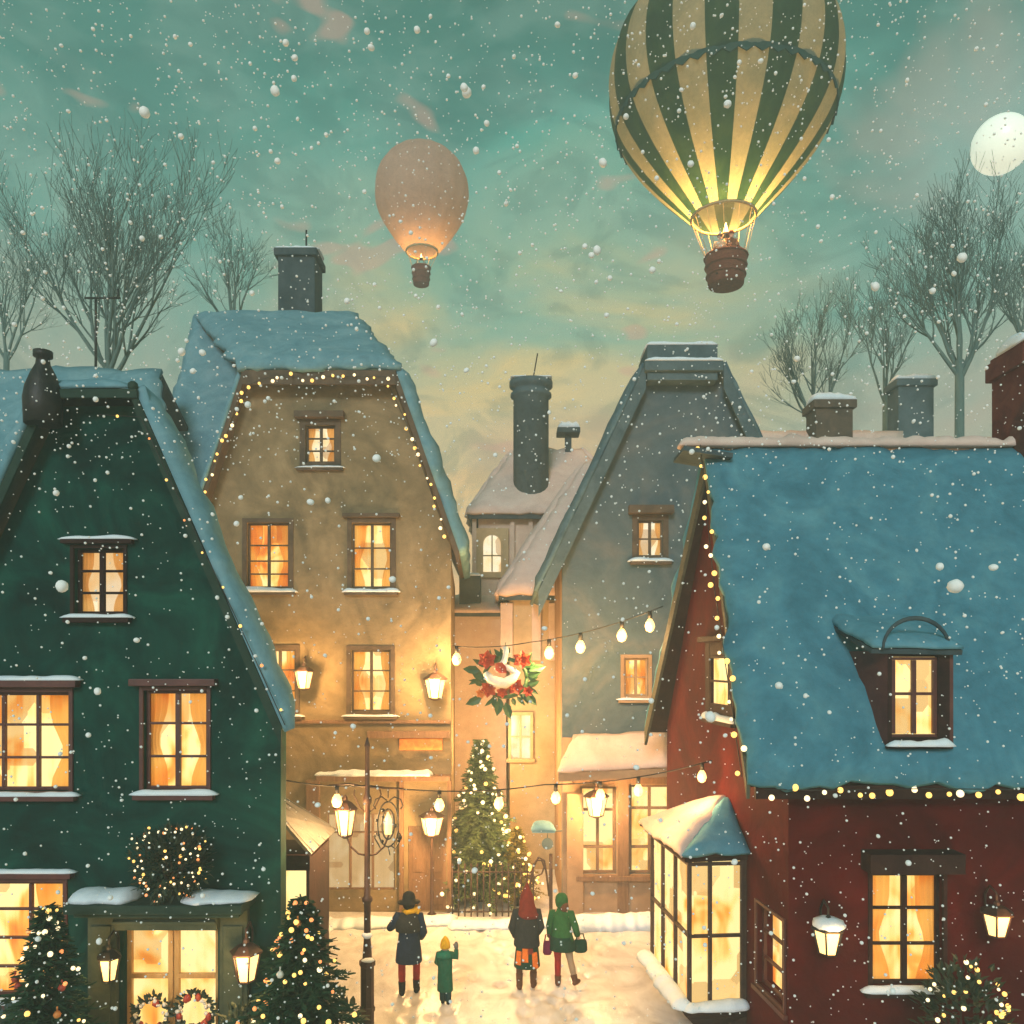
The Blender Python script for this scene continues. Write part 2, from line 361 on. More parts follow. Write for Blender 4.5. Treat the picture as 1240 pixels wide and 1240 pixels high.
# ------------------------------------------------------------------ setting: snow ground, banks, sky, haze
mb = MB(); g = []
xs = [-70, -40, -20, -12, -8] + [-5 + x * .085 for x in range(0, 106)] + [5, 8, 12, 20, 40, 70]
ys = [-10, 0, 5, 8, 10, 11] + [12 + y * .085 for y in range(0, 94)] + [20.5, 22, 25, 31, 34, 40, 60]
PRT = []
for fx, fy, dx, dy, nn in ((-1.9, 12.6, 0, .34, 9), (-1.25, 12.3, -.0, .26, 10), (.28, 12.4, .0, .36, 9), (.98, 12.2, -.01, .34, 10), (-.6, 19.0, .12, -.33, 16), (2.3, 19.0, -.10, -.30, 18), (-3.2, 18.4, .26, -.24, 12)):
    for k in range(nn): PRT.append((fx + dx * k + (.11 if k % 2 else -.11) + U(-.04, .04), fy + dy * k + U(-.05, .05)))
def gz(x, y):
    if abs(x) > 13 or y > 31 or y < 11: return 0
    d = 0
    if -5 < x < 4.1 and 12 <= y < 20:
        for a, b in PRT:
            q = ((x - a) / .085) ** 2 + ((y - b) / .15) ** 2
            if q < 5: d += -.075 * math.exp(-q) + .018 * math.exp(-(q - 2.2) ** 2)
        d += .012 * noise.noise(V((x * 4.5, y * 4.5, 7)))
    return d + .03 * noise.noise(V((x * .5, y * .5, 0))) + .018 * noise.noise(V((x * 1.7, y * 1.7, 3)))
mb.add([(x, y, gz(x, y)) for y in ys for x in xs], [(j * len(xs) + i, j * len(xs) + i + 1, (j + 1) * len(xs) + i + 1, (j + 1) * len(xs) + i) for j in range(len(ys) - 1) for i in range(len(xs) - 1)], 0, True)
M['ground'] = pmat('trodden_snow', [(.49, .46, .44), (.67, .64, .61), (.80, .78, .755)], .8, .32, .35, 6, dist=2.5, fine=.18, stretch=(1, .6, 1))
struct(mb, 'snowy_street', 'ground')
mb = MB()
for i, (x0, y0, x1, y1, w, h) in enumerate([(-4.9, 19.55, -1.4, 19.95, .7, .16), (-1.4, 19.5, 1.4, 19.75, .55, .12), (1.0, 19.55, 3.3, 19.75, .75, .26), (-4.7, 17.0, -4.75, 19.6, .6, .15)]):
    snowbar(mb, (x0, y0, 0), (x1, y1, 0), (0, -1, 0) if y0 != 17.0 else (1, 0, 0), w, h, i)
struct(mb, 'snow_bank', 'snow')

w = bpy.data.worlds.new('World'); sc.world = w; w.use_nodes = True
nt = w.node_tree; L = nt.links; bg = nt.nodes['Background']
def mth(op, a, b=None, c=None):
    n = nt.nodes.new('ShaderNodeMath'); n.operation = op
    for i, x in enumerate((a, b, c)):
        if x is None: continue
        if isinstance(x, (int, float)): n.inputs[i].default_value = x
        else: L.new(x, n.inputs[i])
    return n.outputs[0]
def mixc(f, a, b, mode='MIX'):
    n = nt.nodes.new('ShaderNodeMix'); n.data_type = 'RGBA'; n.blend_type = mode
    for i, x in ((0, f), (6, a), (7, b)):
        if isinstance(x, (int, float)): n.inputs[i].default_value = x
        elif isinstance(x, tuple): n.inputs[i].default_value = (*x, 1)
        else: L.new(x, n.inputs[i])
    return n.outputs[2]
tc = nt.nodes.new('ShaderNodeTexCoord'); sep = nt.nodes.new('ShaderNodeSeparateXYZ'); L.new(tc.outputs['Generated'], sep.inputs[0])
def sk(scale, st=(1, 1, 1), det=4, dist=1.2):
    mp = nt.nodes.new('ShaderNodeMapping'); mp.inputs['Scale'].default_value = st; L.new(tc.outputs['Generated'], mp.inputs[0])
    return tex(nt, mp.outputs[0], scale, det, .55, dist)
n1 = sk(2.2, (1, 1, 2.2), 5); n2 = sk(4.5, (1, 1, 2.6), 5); n3 = sk(3.1, (1.2, 1, 2), 3, .6)
zz = mth('ADD', sep.outputs[2], mth('MULTIPLY', mth('SUBTRACT', n1, .5), .42))
skyramp = ramp(nt, zz, [(0, (1.0, .56, .25)), (.20, (.88, .58, .25)), (.32, (.74, .56, .23)), (.42, (.27, .44, .29)), (.51, (.075, .35, .265)), (.58, (.040, .21, .165)), (.68, (.028, .165, .125))])
edge = mth('SMOOTH_MIN', mth('MULTIPLY', mth('POWER', mth('ABSOLUTE', mth('ADD', sep.outputs[0], -.03)), 2.0), 9), 1.0, .3)
side = ramp(nt, zz, [(0, (.50, .42, .30)), (.28, (.36, .40, .30)), (.42, (.13, .34, .27)), (.56, (.045, .22, .175)), (.68, (.028, .165, .13))])
c = mixc(edge, skyramp.outputs[0], side.outputs[0])
cl = ramp(nt, n2, [(.44, (0, 0, 0)), (.58, (1, 1, 1))])
c = mixc(mth('MULTIPLY', cl.outputs[0], .26), c, (.26, .42, .34))
n4 = sk(7, (1, 1, 1.8), 5, 2.2); dk = ramp(nt, n4, [(.40, (1, 1, 1)), (.52, (0, 0, 0))])
c = mixc(mth('MULTIPLY', dk.outputs[0], .30), c, (.02, .13, .11))
pk = ramp(nt, n3, [(.60, (0, 0, 0)), (.70, (1, 1, 1))])
c = mixc(mth('MULTIPLY', pk.outputs[0], .35), c, (.45, .30, .23))
n5 = sk(8.5, (1, 1, 2.0), 2, .4); p5 = ramp(nt, n5, [(.66, (0, 0, 0)), (.70, (1, 1, 1))]); c = mixc(mth('MULTIPLY', p5.outputs[0], .45), c, (.62, .33, .24))
md = P(1212, 175, 420) - CAM; md.normalize(); dp = nt.nodes.new('ShaderNodeVectorMath'); dp.operation = 'DOT_PRODUCT'; L.new(tc.outputs['Generated'], dp.inputs[0]); dp.inputs[1].default_value = md
halo = ramp(nt, dp.outputs['Value'], [(.994, (0, 0, 0)), (.9985, (.35, .35, .35)), (1, (.5, .5, .5))]); c = mixc(halo.outputs[0], c, (.42, .55, .47))
ns = nt.nodes.new('ShaderNodeTexSky'); ns.sky_type = 'NISHITA'; ns.sun_disc = False
ns.sun_elevation = R(24); ns.sun_rotation = R(200); ns.air_density = 2; ns.ozone_density = 4
nb = mixc(1.0, ns.outputs[0], (.006, .006, .006), 'MULTIPLY')
L.new(mixc(1.0, c, nb, 'ADD'), bg.inputs[0]); bg.inputs[1].default_value = 1.0

s = bpy.data.lights.new('sun', 'SUN'); s.energy = 1.9; s.angle = R(16); s.color = (.86, .95, 1)
so = bpy.data.objects.new('sun', s); col.objects.link(so)
so.rotation_euler = V((.20, .90, -.42)).to_track_quat('-Z', 'Y').to_euler()

mb = MB(); mb.ball(P(1212, 175, 420), 33 * .42, 32, 20)
o = single(mb, 'moon', 'moon', 'round pale moon glowing in the teal sky at right', 'moon')

# ------------------------------------------------------------------ 1 the green house
DG = 11.8
gh = thing('green_house', 'dark green gabled house with red framed windows and snow edged roof', 'house', (-5.9, DG, 0))
fg = front(DG)
def fpt(fr, pts): return [fr.px(*p) for p in pts]
holes = [window(gh, fg, (90, 664, 150, 744), 2, 3, 'red_trim', 'pane_pale', sur=.05, hood=.06, hoodsnow=.05, snow=.06),
         window(gh, fg, (-42, 838, 84, 958), 3, 3, 'red_frame', 'pane_bright', sur=.06, hood=.10, hoodsnow=.07, snow=.07),
         window(gh, fg, (174, 836, 251, 957), 2, 3, 'red_frame', 'pane_bright', sur=.055, hood=.10, snow=.07),
         window(gh, fg, (-55, 1068, 77, 1208), 3, 4, 'red_frame', 'pane_bright', sur=.06, hood=.08, hoodsnow=.06, snow=.09)]
dr = fg.rect((150, 1122, 264, 1322)); holes.append(dr)
zb = 0
outer = [(fg.px(-100, 0)[0], zb), (fg.px(340, 0)[0], zb)] + fpt(fg, [(340, 870), (172, 492), (74, 492), (-100, 870)])
wall(fg, outer, holes, .28, 'wall', 'green_wall', gh)
# side and rear walls (the plot narrows to the back)
XB = [(-8.49, -8.49 - .37 * 3.4), (-3.304, -3.304 - .37 * 3.4)]
for x0, x1 in XB:
    mb = MB(); ins = .12 if x0 < -5 else -.12
    mb.hexa([(x0, DG + .281, 0), (x0 + ins, DG + .281, 0), (x1 + ins, 15.2, 0), (x1, 15.2, 0), (x0, DG + .281, 5.2), (x0 + ins, DG + .281, 5.2), (x1 + ins, 15.2, 5.2), (x1, 15.2, 5.2)])
    mb.build('wall', 'green_wall', gh)
mb = MB(); mb.box(-9.75, -4.56, 15.201, 15.33, 0, 5.2); mb.build('wall', 'green_wall', gh)
# double door in its portal
d = MB(); a0, a1, b0, b1 = dr; am = (a0 + a1) / 2
for x0, x1 in ((a0, am - .01), (am + .01, a1)):
    for q in ((x0, x0 + .07, b0, b1), (x1 - .07, x1, b0, b1)): fg.box(d, *q, -.16, -.09)
    for z in (b0, b0 + .55, b0 + 1.58, b1 - .07): fg.box(d, x0 + .07, x1 - .07, z, z + .07, -.155, -.095)
    fg.box(d, x0 + .07, x1 - .07, b0 + .07, b0 + .55, -.15, -.12)
door = d.build('door', 'gold_wood', gh, .006)
d = MB(); fg.box(d, a0 + .03, a1 - .03, b0 + .3, b1 - .03, -.21, -.19); d.build('pane', 'pane_shop', door)
for sgn in (-1, 1):
    d = MB(); d.tube([fg.at(am + sgn * .06, 1.0, -.09), fg.at(am + sgn * .06, 1.0, -.03), fg.at(am + sgn * .06, 1.16, -.03), fg.at(am + sgn * .06, 1.16, -.09)], .012, 6); d.build('handle', 'iron', door)
pt = MB()
zc = fg.px(0, 1092)[1]; zl = fg.px(0, 1121)[1]
fg.box(pt, a0 - .06, a1 + .06, zl, zc, 0.001, .22); fg.box(pt, a0 - .05, a1 + .05, zl + .09, zl + .14, .22, .26)
for x in (a0 - .46, a1 + .06): fg.box(pt, x, x + .40, 0, zc - .001, 0.001, .12); 
for x in (a0 - .40, a1 + .12): fg.box(pt, x, x + .28, .3, zc - .3, .12, .15)
portal = pt.build('portal', 'green_stone', gh, .015)
c = MB(); fg.box(c, a0 - .54, a1 + .54, zc, zc + .13, 0.001, .62); fg.box(c, a0 - .46, a1 + .46, zc - .08, zc - .001, .121, .5)
c.build('canopy', 'green_dark', portal, .02)
c = MB(); snowbar(c, fg.at(a0 - .5, zc + .13, 0), fg.at(a0 + .25, zc + .13, 0), fg.n, .58, .15, 3); snowbar(c, fg.at(a1 - .3, zc + .13, 0), fg.at(a1 + .5, zc + .13, 0), fg.n, .58, .10, 9); c.build('snow', 'snow', portal)
# roof: two steep slopes and a small hipped head, under snow
rf = MB(); D0, D1 = DG - .32, 15.4; SK = -.37
def gp(x, y, D=DG): return P(x, y, D)
eR = V((gp(349, 0).x, 0, gp(0, 876).z)); hR = V((gp(176, 0).x, 0, gp(0, 480).z)); hL = V((gp(70, 0).x, 0, hR.z)); eL = V((gp(-109, 0).x, 0, eR.z))
f_ = lambda p, y: V((p.x, y, p.z))
kx = SK * (D1 - D0); bR, bL = f_(eR, D1) + V((kx, 0, 0)), f_(eL, D1) + V((kx, 0, 0)); tR, tL = f_(hR, D1) + V((kx, 0, 0)), f_(hL, D1) + V((kx, 0, 0)); mx_ = (hR.x + hL.x) / 2; ap = V((mx_ + SK * 1.6, D0 + 1.6, hR.z + .55)); ab = V((mx_ + kx, D1, hR.z + .55))
for q in ([f_(eR, D0), bR, tR, f_(hR, D0)], [f_(eL, D0), f_(hL, D0), tL, bL], [f_(hL, D0), f_(hR, D0), ap], [f_(hR, D0), tR, ab, ap], [f_(hL, D0), ap, ab, tL]): rf.slab(q, .10)
roof = rf.build('roof', 'green_dark', gh)
sn = MB()
snowquad(sn, f_(eR, D0 - .03), bR, tR, f_(hR, D0 - .03), .33, .2, .5, 2, .10)
snowquad(sn, bL, f_(eL, D0 - .03), f_(hL, D0 - .03), tL, .24, .2, .5, 5, .10)
snowquad(sn, f_(hL, D0 - .02), f_(hR, D0 - .02), ap + V((.05, 0, 0)), ap - V((.05, 0, 0)), .12, .2, .4, 8, .05)
sn.build('snow', 'snow_grey', roof)
vb = MB()                                              # bargeboards and gable head
for p, q in ((eR, hR), (hL, eL)):
    vb.slab([f_(p, D0 - .04) + V((0, 0, -.02)), f_(q, D0 - .04) + V((0, 0, -.02)), f_(q, D0 - .04) + V((0, 0, -.30)), f_(p, D0 - .04) + V((0, 0, -.30))], .04)
vb.box(hL.x - .05, hR.x + .05, D0 - .07, D0 - .01, hR.z - .14, hR.z - .02)
vb.ball(f_(hR, D0 - .02) + V((-.02, 0, .03)), .075, 8, 6); vb.build('bargeboard', 'green_dark', roof)
ch = MB(); c0 = P(52, 492, DG - .38)                    # bottle shaped pot on the shoulder
ch.lathe([(.24, -.25), (.25, 0), (.255, .10), (.23, .26), (.16, .45), (.095, .58), (.085, .66), (.125, .68), (.125, .76), (.09, .77)], c0, 14)
ch.build('chimney', 'iron', roof)
# lean-to bay on the street side
fb = front(13.0)
bay = MB(); x0, x1 = -4.3, -3.19; zt = P(0, 1040, 13).z
fb.box(bay, -3.24, x1, 0, zt, -1.4, 0); fb.box(bay, x0, -3.24, 0, fb.px(0, 1114)[1], -1.4, 0); fb.box(bay, x0, -3.24, fb.px(0, 1046)[1], zt, -1.4, 0)
by = bay.build('side_bay', 'red_trim', gh)
b = MB(); fb.box(b, x0, -3.245, fb.px(0, 1113)[1], fb.px(0, 1047)[1], -.2, -.05); b.build('pane', 'pane_bright', by)
b = MB(); q = [P(336, 986, 13.2), P(377, 1034, 12.8), P(377, 1034, 12.8) + V((0, 1.9, 0)), P(336, 986, 13.2) + V((-.3, 1.6, 0))]
b.slab(q, .05)
for k in range(5):
    t = .06 + k * .22; u, v_ = q[0].lerp(q[3], t), q[1].lerp(q[2], t); b.tube([u, v_], .022, 5)
b.build('awning', 'tin', by)
b = MB(); b.box(-3.75, -3.13, 12.78, 12.84, zt - .13, P(0, 1033, 12.8).z - .03); b.build('fascia', 'red_trim', by)

# ------------------------------------------------------------------ 2 the tan house
DT = 20.4
th = thing('tan_house', 'tall ochre plastered house with clipped gable, blue snow roof and shop front', 'house', (-4.6, DT, 0))
ft = front(DT)
holes = [window(th, ft, (370, 515, 406, 560), 2, 3, 'tan_dark', 'pane_pale', sur=.14, snow=.05, hood=.16, sill=.1),
         window(th, ft, (299, 633, 350, 712), 2, 4, 'tan_dark', 'pane', sur=.11, snow=.13, rowpos=(.22, .42, .66)),
         window(th, ft, (426, 633, 474, 712), 2, 3, 'tan_dark', 'pane', sur=.11, snow=.11, hood=.10, rowpos=(.30, .62)),
         window(th, ft, (425, 787, 473, 862), 2, 3, 'tan_dark', 'pane_bright', sur=.11, snow=.05),
         window(th, ft, (318, 786, 358, 862), 2, 3, 'tan_dark', 'pane', sur=.11, snow=.05)]
sd = ft.rect((494, 1000, 540, 1104)); sw = ft.rect((396, 985, 478, 1078)); holes += [sd, sw]
outer = [(ft.px(190, 0)[0], 0), (ft.px(546, 0)[0], 0)] + fpt(ft, [(546, 662), (472, 452), (303, 452), (236, 640), (190, 655)])
wall(ft, outer, holes, .3, 'wall', 'tan_wall', th)
X0, X1 = ft.px(190, 0)[0], ft.px(546, 0)[0]
mb = MB(); mb.hexa([(X1 - .25, DT + .301, 0), (X1, DT + .301, 0), (X1 - .35, 27, 0), (X1 - .6, 27, 0), (X1 - .25, DT + .301, 8.6), (X1, DT + .301, 8.6), (X1 - .35, 27, 8.6), (X1 - .6, 27, 8.6)]); mb.build('wall', 'tan_wall', th)
mb = MB(); mb.box(X0 - 1.4, X1 - .7, 26.8, 27, 0, 9); mb.build('wall', 'tan_wall', th)
rf = MB(); Dr = 24.8; Df = DT - .35
hl, hr = P(294, 450, Df), P(480, 450, Df); rl, rr = P(238, 386, Dr), P(432, 386, Dr)
er = P(556, 668, Df); erb = V((P(560, 660, 26).x, 27, er.z)); el = P(226, 660, Df)
wl = P(168, 640, 21.0); wr = V((hl.x, 21.0, wl.z))
rrb, rlb = V((rr.x, 27.2, rr.z - .6)), V((rl.x, 27.2, rl.z - .6))
for q in ([hl, hr, rr, rl], [er, erb, rrb, rr, hr], [wl, V((el.x + .1, 21.0, wl.z)), V((hl.x, 23.0, hl.z)), rl], [rl, rr, rrb, rlb]): rf.slab(q, .12)
rf.slab([el, hl, V((hl.x, 23.0, hl.z)), V((el.x, 20.8, el.z))], .1)
roof = rf.build('roof', 'tan_dark', th)
sn = MB()
snowquad(sn, hl + V((-.05, -.05, 0)), hr + V((.1, -.05, 0)), rr, rl, .30, .26, .5, 11, .14)
snowquad(sn, er + V((0, -.06, 0)), erb, rrb, hr + V((0, -.06, 0)), .34, .28, .5, 12, .14)
snowquad(sn, wl, V((el.x + .1, 21.0, wl.z)), V((hl.x, 23.0, hl.z)), rl, .28, .28, .45, 13, .14)
snowquad(sn, V((el.x - .02, 20.8, el.z)), el + V((-.02, -.04, 0)), hl + V((0, -.04, 0)), V((hl.x, 23.0, hl.z)), .2, .28, .4, 14, .08)
sn.build('snow', 'snow_grey', roof)
vb = MB()
for p, q in ((er, hr), (hl, el), (hl, hr)):
    dz = V((0, 0, -.34)); vb.slab([p + V((0, -.05, 0)), q + V((0, -.05, 0)), q + V((0, -.05, 0)) + dz, p + V((0, -.05, 0)) + dz], .05)
vb.build('bargeboard', 'tan_dark', roof)
ch = MB(); a, b = P(341, 380, 24.8), P(385, 318, 24.8)
ch.box(a.x, b.x, 24.4, 25.4, a.z - .6, b.z); ch.box(a.x - .1, b.x + .08, 24.3, 25.5, b.z, b.z + .22); chim = ch.build('chimney', 'slate_dark', roof, .03)
sn = MB(); snowbar(sn, (a.x - .05, 24.35, b.z + .2), (b.x + .05, 24.35, b.z + .2), (0, 1, 0), 1.0, .2, 77)
ch = MB(); v0 = P(371, 313, 24.9)                     # weather vane
ch.tube([v0, v0 + V((0, 0, .85))], .03, 5); ch.tube([v0 + V((-.25, 0, .18)), v0 + V((-.22, 0, .05)), v0 + V((-.05, 0, .0)), v0 + V((.08, 0, .1))], .04, 5); ch.tube([v0 + V((-.26, 0, .3)), v0 + V((-.25, 0, .15))], .035, 5)
ch.build('weather_vane', 'iron', roof)
sn.build('chimney_snow', 'snow', roof)
# shop front at street level
p = MB(); zc = ft.px(0, 944)[1]
ft.box(p, ft.px(386, 0)[0], ft.px(546, 0)[0], zc, zc + .13, .001, .34); ft.box(p, ft.px(372, 0)[0], ft.px(388, 0)[0], 0, zc - .001, .001, .14)
for x in (484, 542): ft.box(p, ft.px(x, 0)[0], ft.px(x + 5, 0)[0], 0, zc - .001, .001, .12)
ft.box(p, ft.px(446, 0)[0], ft.px(545, 0)[0], ft.px(0, 893)[1], ft.px(0, 885)[1], .001, .2)
ft.box(p, ft.px(300, 0)[0], ft.px(545, 0)[0], ft.px(0, 876)[1], ft.px(0, 872)[1], .001, .07)
sf = p.build('shop_front', 'tan_door', th, .01)
p = MB(); snowbar(p, ft.at(ft.px(388, 0)[0], zc + .13, 0), ft.at(ft.px(520, 0)[0], zc + .13, 0), ft.n, .36, .13, 21); p.build('snow', 'snow', sf)
p = MB(); ft.box(p, ft.px(484, 0)[0], ft.px(536, 0)[0], ft.px(0, 908)[1], ft.px(0, 894)[1], .001, .08); p.build('shop_sign', 'petal_orange', sf, .01)
p = MB(); a0, a1, b0, b1 = sd; ft.box(p, a0 + .002, a1 - .002, b0, b1 - .002, -.2, -.12); am = (a0 + a1) / 2
ft.box(p, am - .02, am + .02, b0 + .05, b1 - .05, -.12, -.10)
for q in ((a0 + .1, am - .1), (am + .1, a1 - .1)): ft.box(p, *q, b0 + .15, b0 + .8, -.12, -.10); ft.box(p, *q, b0 + .95, b1 - .15, -.12, -.10)
dr_ = p.build('door', 'tan_door', th, .008)
p = MB(); p.ball(ft.at(am + .1, 1.0, -.08), .035); p.build('handle', 'iron', dr_)
p = MB(); a0, a1, b0, b1 = sw
for k in range(4): x = a0 + (a1 - a0) * k / 3; ft.box(p, x - .03, x + .03, b0 + .04, b1 - .04, -.13, -.06)
ft.box(p, a0 - .03, a1 + .03, b0 + .001, b0 + .04, -.13, -.062); ft.box(p, a0 - .03, a1 + .03, b1 - .04, b1 - .001, -.13, -.062); ft.box(p, a0, a1, b1 - .5, b1 - .46, -.13, -.064)
sw_ = p.build('shop_window', 'tan_door', th, .006)
p = MB(); ft.box(p, a0, a1, b0, b1, -.22, -.18); p.build('pane', panemat('curtained_window', [(.3, (.62, .36, .14)), (.5, (.78, .50, .22)), (.7, (.86, .62, .32))], .72), sw_)

# ------------------------------------------------------------------ 3 the hazy houses down the lane
def hip_house(label, loc, x0, x1, D0, D1, ze, zr, inset, wmat, smat, over=.35):
    """x0..x1 by D0..D1, eaves at ze, hipped roof with its ridge at zr"""
    h = thing('hip_roofed_house', label, 'house', loc)
    m = MB(); m.box(x0, x1, D0, D1, 0, ze); m.build('wall', wmat, h)
    m = MB(); o = over; ym = (D0 + D1) / 2
    c = [V((x0 - o, D0 - o, ze)), V((x1 + o, D0 - o, ze)), V((x1 + o, D1 + o, ze)), V((x0 - o, D1 + o, ze))]; r0, r1 = V((x0 + inset, ym, zr)), V((x1 - inset, ym, zr))
    for q in ([c[0], c[1], r1, r0], [c[2], c[3], r0, r1], [c[3], c[0], r0], [c[1], c[2], r1]): m.slab(q, .14)
    m.box(x0 - o, x1 + o, D0 - o, D0 - o + .08, ze - .16, ze - .02)
    rf = m.build('roof', 'slate_dark', h)
    m = MB(); e = V((.02, 0, 0))
    snowquad(m, c[0], c[1], r1, r0, .24, .3, .4, x0, .12); snowquad(m, c[3], c[0], r0 + V((0, -.05, 0)), r0 + V((0, .05, 0)), .24, .3, .4, x0 + 4, .12); snowquad(m, c[1], c[2], r1 + V((0, .05, 0)), r1 + V((0, -.05, 0)), .24, .3, .4, x0 + 8, .12)
    m.build('snow', smat, rf); return h, rf
# far pink house with the tall round chimney
e = P(568, 622, 28); r_ = P(0, 550, 30.5).z
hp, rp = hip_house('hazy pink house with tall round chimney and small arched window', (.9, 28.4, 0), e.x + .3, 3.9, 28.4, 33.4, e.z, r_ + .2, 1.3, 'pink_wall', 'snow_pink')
fp = front(28.4); mb = MB()
a0, a1, b0, b1 = fp.rect((576, 640, 616, 700)); fp.box(mb, a0, a1, b0, b1, .001, .12)
wn = mb.build('window', 'cream_wall', hp, .02)
arch = [fp.at((a0 + a1) / 2 + .30 * math.cos(t), b1 - .55 + .30 * math.sin(t), .121) for t in [math.pi * k / 10 for k in range(11)]] + [fp.at((a0 + a1) / 2 - .30, b0 + .2, .121), fp.at((a0 + a1) / 2 + .30, b0 + .2, .121)]
mb = MB(); mb.slab([p + V((0, -.03, 0)) for p in arch], .03); mb.build('pane', 'pane_pale', wn)
mb = MB(); mb.tube([fp.at((a0 + a1) / 2, b0 + .2, .17), fp.at((a0 + a1) / 2, b1 - .25, .17)], .03, 4); mb.tube([fp.at((a0 + a1) / 2 - .3, b0 + .75, .17), fp.at((a0 + a1) / 2 + .3, b0 + .75, .17)], .03, 4); mb.build('bars', 'cream_wall', wn)
for q in (572, 618, 640):
    mb = MB(); fp.box(mb, fp.px(q, 0)[0], fp.px(q + 5, 0)[0], fp.px(0, 705)[1], e.z - .05, .001, .16); mb.build('pilaster', 'pink_wall', hp)
ch = MB(); c0 = P(643, 578, 29.0)
ch.lathe([(.62, -3.5), (.62, 2.75), (.72, 2.8), (.72, 2.92), (.64, 2.95), (.64, 3.1), (.76, 3.15), (.76, 3.35), (.55, 3.4)], c0, 18, sy=.9); cm = ch.build('chimney', 'slate_far', rp)
ch = MB(); ch.tube([P(645, 462, 29), P(651, 428, 29)], .03, 4); ch.build('aerial', 'iron', rp)
ch = MB(); snowbar(ch, c0 + V((-.72, -.5, 3.38)), c0 + V((.72, -.5, 3.38)), (0, 1, 0), 1.0, .12, 6, 0); ch.build('chimney_snow', 'snow', rp)
sk_ = MB(); c0 = P(688, 545, 30.5); sk_.box(c0.x - .12, c0.x + .12, 30.4, 30.6, c0.z - .5, c0.z + .55); sk_.box(c0.x - .42, c0.x + .42, 30.1, 30.9, c0.z + .55, c0.z + .75); sk_.build('chimney', 'slate_dark', rp, .03)
sk_ = MB(); snowbar(sk_, c0 + V((-.4, -.4, .74)), c0 + V((.4, -.4, .74)), (0, 1, 0), .8, .34, 8, 0); sk_.build('chimney_snow', 'snow', rp)
# cream house with the long slanting roof at the corner of the lane
e = P(604, 720, 24.2); r_ = P(0, 552, 26.8).z
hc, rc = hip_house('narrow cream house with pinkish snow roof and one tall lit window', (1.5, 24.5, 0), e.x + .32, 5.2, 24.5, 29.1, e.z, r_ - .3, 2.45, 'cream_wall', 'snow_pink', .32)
fc = front(24.5)
mb = MB(); a0, a1, b0, b1 = fc.rect((619, 866, 642, 918))
for q in ((a0 - .09, a0, b0, b1), (a1, a1 + .09, b0, b1), (a0 - .09, a1 + .09, b1, b1 + .1), (a0 - .14, a1 + .14, b0 - .12, b0)): fc.box(mb, *q, .001, .13)
fc.box(mb, (a0 + a1) / 2 - .025, (a0 + a1) / 2 + .025, b0, b1, .03, .07); fc.box(mb, a0, a1, (b0 + b1) / 2 - .02, (b0 + b1) / 2 + .02, .03, .068)
wn = mb.build('window', 'cream_wall', hc, .01)
mb = MB(); fc.box(mb, a0, a1, b0, b1, .004, .02); mb.build('pane', 'pane_pale', wn)
for q in ((606, 621), (644, 655), (664, 680)):
    mb = MB(); a0, a1, b0, b1 = fc.rect((q[0], 730, q[1], 800)); fc.box(mb, a0, a1, b0, b1, .001, .1); mb.build('shutter', 'pink_wall', hc, .02)
# low wing with a short dark chimney
hw = thing('low_wing', 'low pink wing with a short dark chimney beside the tan house', 'house', (-.6, 26.0, 0))
mb = MB(); mb.box(P(540, 0, 26).x, P(613, 0, 26).x, 26, 29, 0, P(0, 740, 26).z); mb.build('wall', 'pink_wall', hw)
mb = MB(); a, b = P(536, 742, 25.8), P(614, 742, 25.8); q = [a, b, b + V((0, 3.4, .7)), a + V((0, 3.4, .7))]; mb.slab(q, .12); rw = mb.build('roof', 'slate_dark', hw)
mb = MB(); snowquad(mb, *q, .22, .3, .4, 3, .1); mb.build('snow', 'snow_pink', rw)
mb = MB(); a, b = P(556, 735, 26.3), P(582, 697, 26.3); mb.box(a.x, b.x, 26.3, 27.0, a.z - .2, b.z); mb.build('chimney', 'slate_dark', rw, .03)
mb = MB(); snowbar(mb, (a.x, 26.3, b.z), (b.x, 26.3, b.z), (0, 1, 0), .7, .14, 4, .02); mb.build('chimney_snow', 'snow', rw)

# ------------------------------------------------------------------ 4 the slate blue house
DB = 20.4
bh = thing('blue_house', 'slate blue steep gabled house with broad chimney, rosy ground floor and lit shop', 'house', (4.2, DB, 0))
fb = front(DB)
holes = [window(bh, fb, (772, 630, 803, 674), 2, 2, 'tan_dark', 'pane_pale', sur=.13, snow=.1, hood=.2, sill=.16),
         window(bh, fb, (756, 797, 785, 843), 2, 2, 'slate_low', 'pane_bright', sur=.09, snow=.05)]
s1, s2 = fb.rect((702, 952, 746, 1058)), fb.rect((762, 950, 812, 1058)); holes += [s1, s2]
outer = [(fb.px(681, 0)[0], 0), (fb.px(976, 0)[0], 0)] + fpt(fb, [(976, 690), (872, 444), (786, 444), (681, 660)])
M['blue_face'] = pmat('slate_to_rose_plaster', [(.065, .105, .12), (.10, .135, .145), (.165, .17, .16)], .5, .85, .4, 7, dist=2)
wall(fb, outer, holes, .3, 'wall', 'blue_face', bh)
mb = MB(); mb.box(fb.px(681, 0)[0], fb.px(681, 0)[0] + .25, DB + .301, 24.1, 0, P(0, 664, DB).z); mb.build('wall', 'slate_low', bh)
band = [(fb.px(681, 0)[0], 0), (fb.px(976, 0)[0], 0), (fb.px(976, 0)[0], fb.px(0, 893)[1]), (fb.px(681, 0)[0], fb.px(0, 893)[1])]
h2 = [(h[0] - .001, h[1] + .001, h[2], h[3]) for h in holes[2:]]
wall(Fr((0, DB - .05), (1, DB - .05)), band, h2, .048, 'ground_floor_wall', 'slate_low', bh)  # rose colour puts the lamps' warm glow into the lower wall
rf = MB(); Df = DB - .3
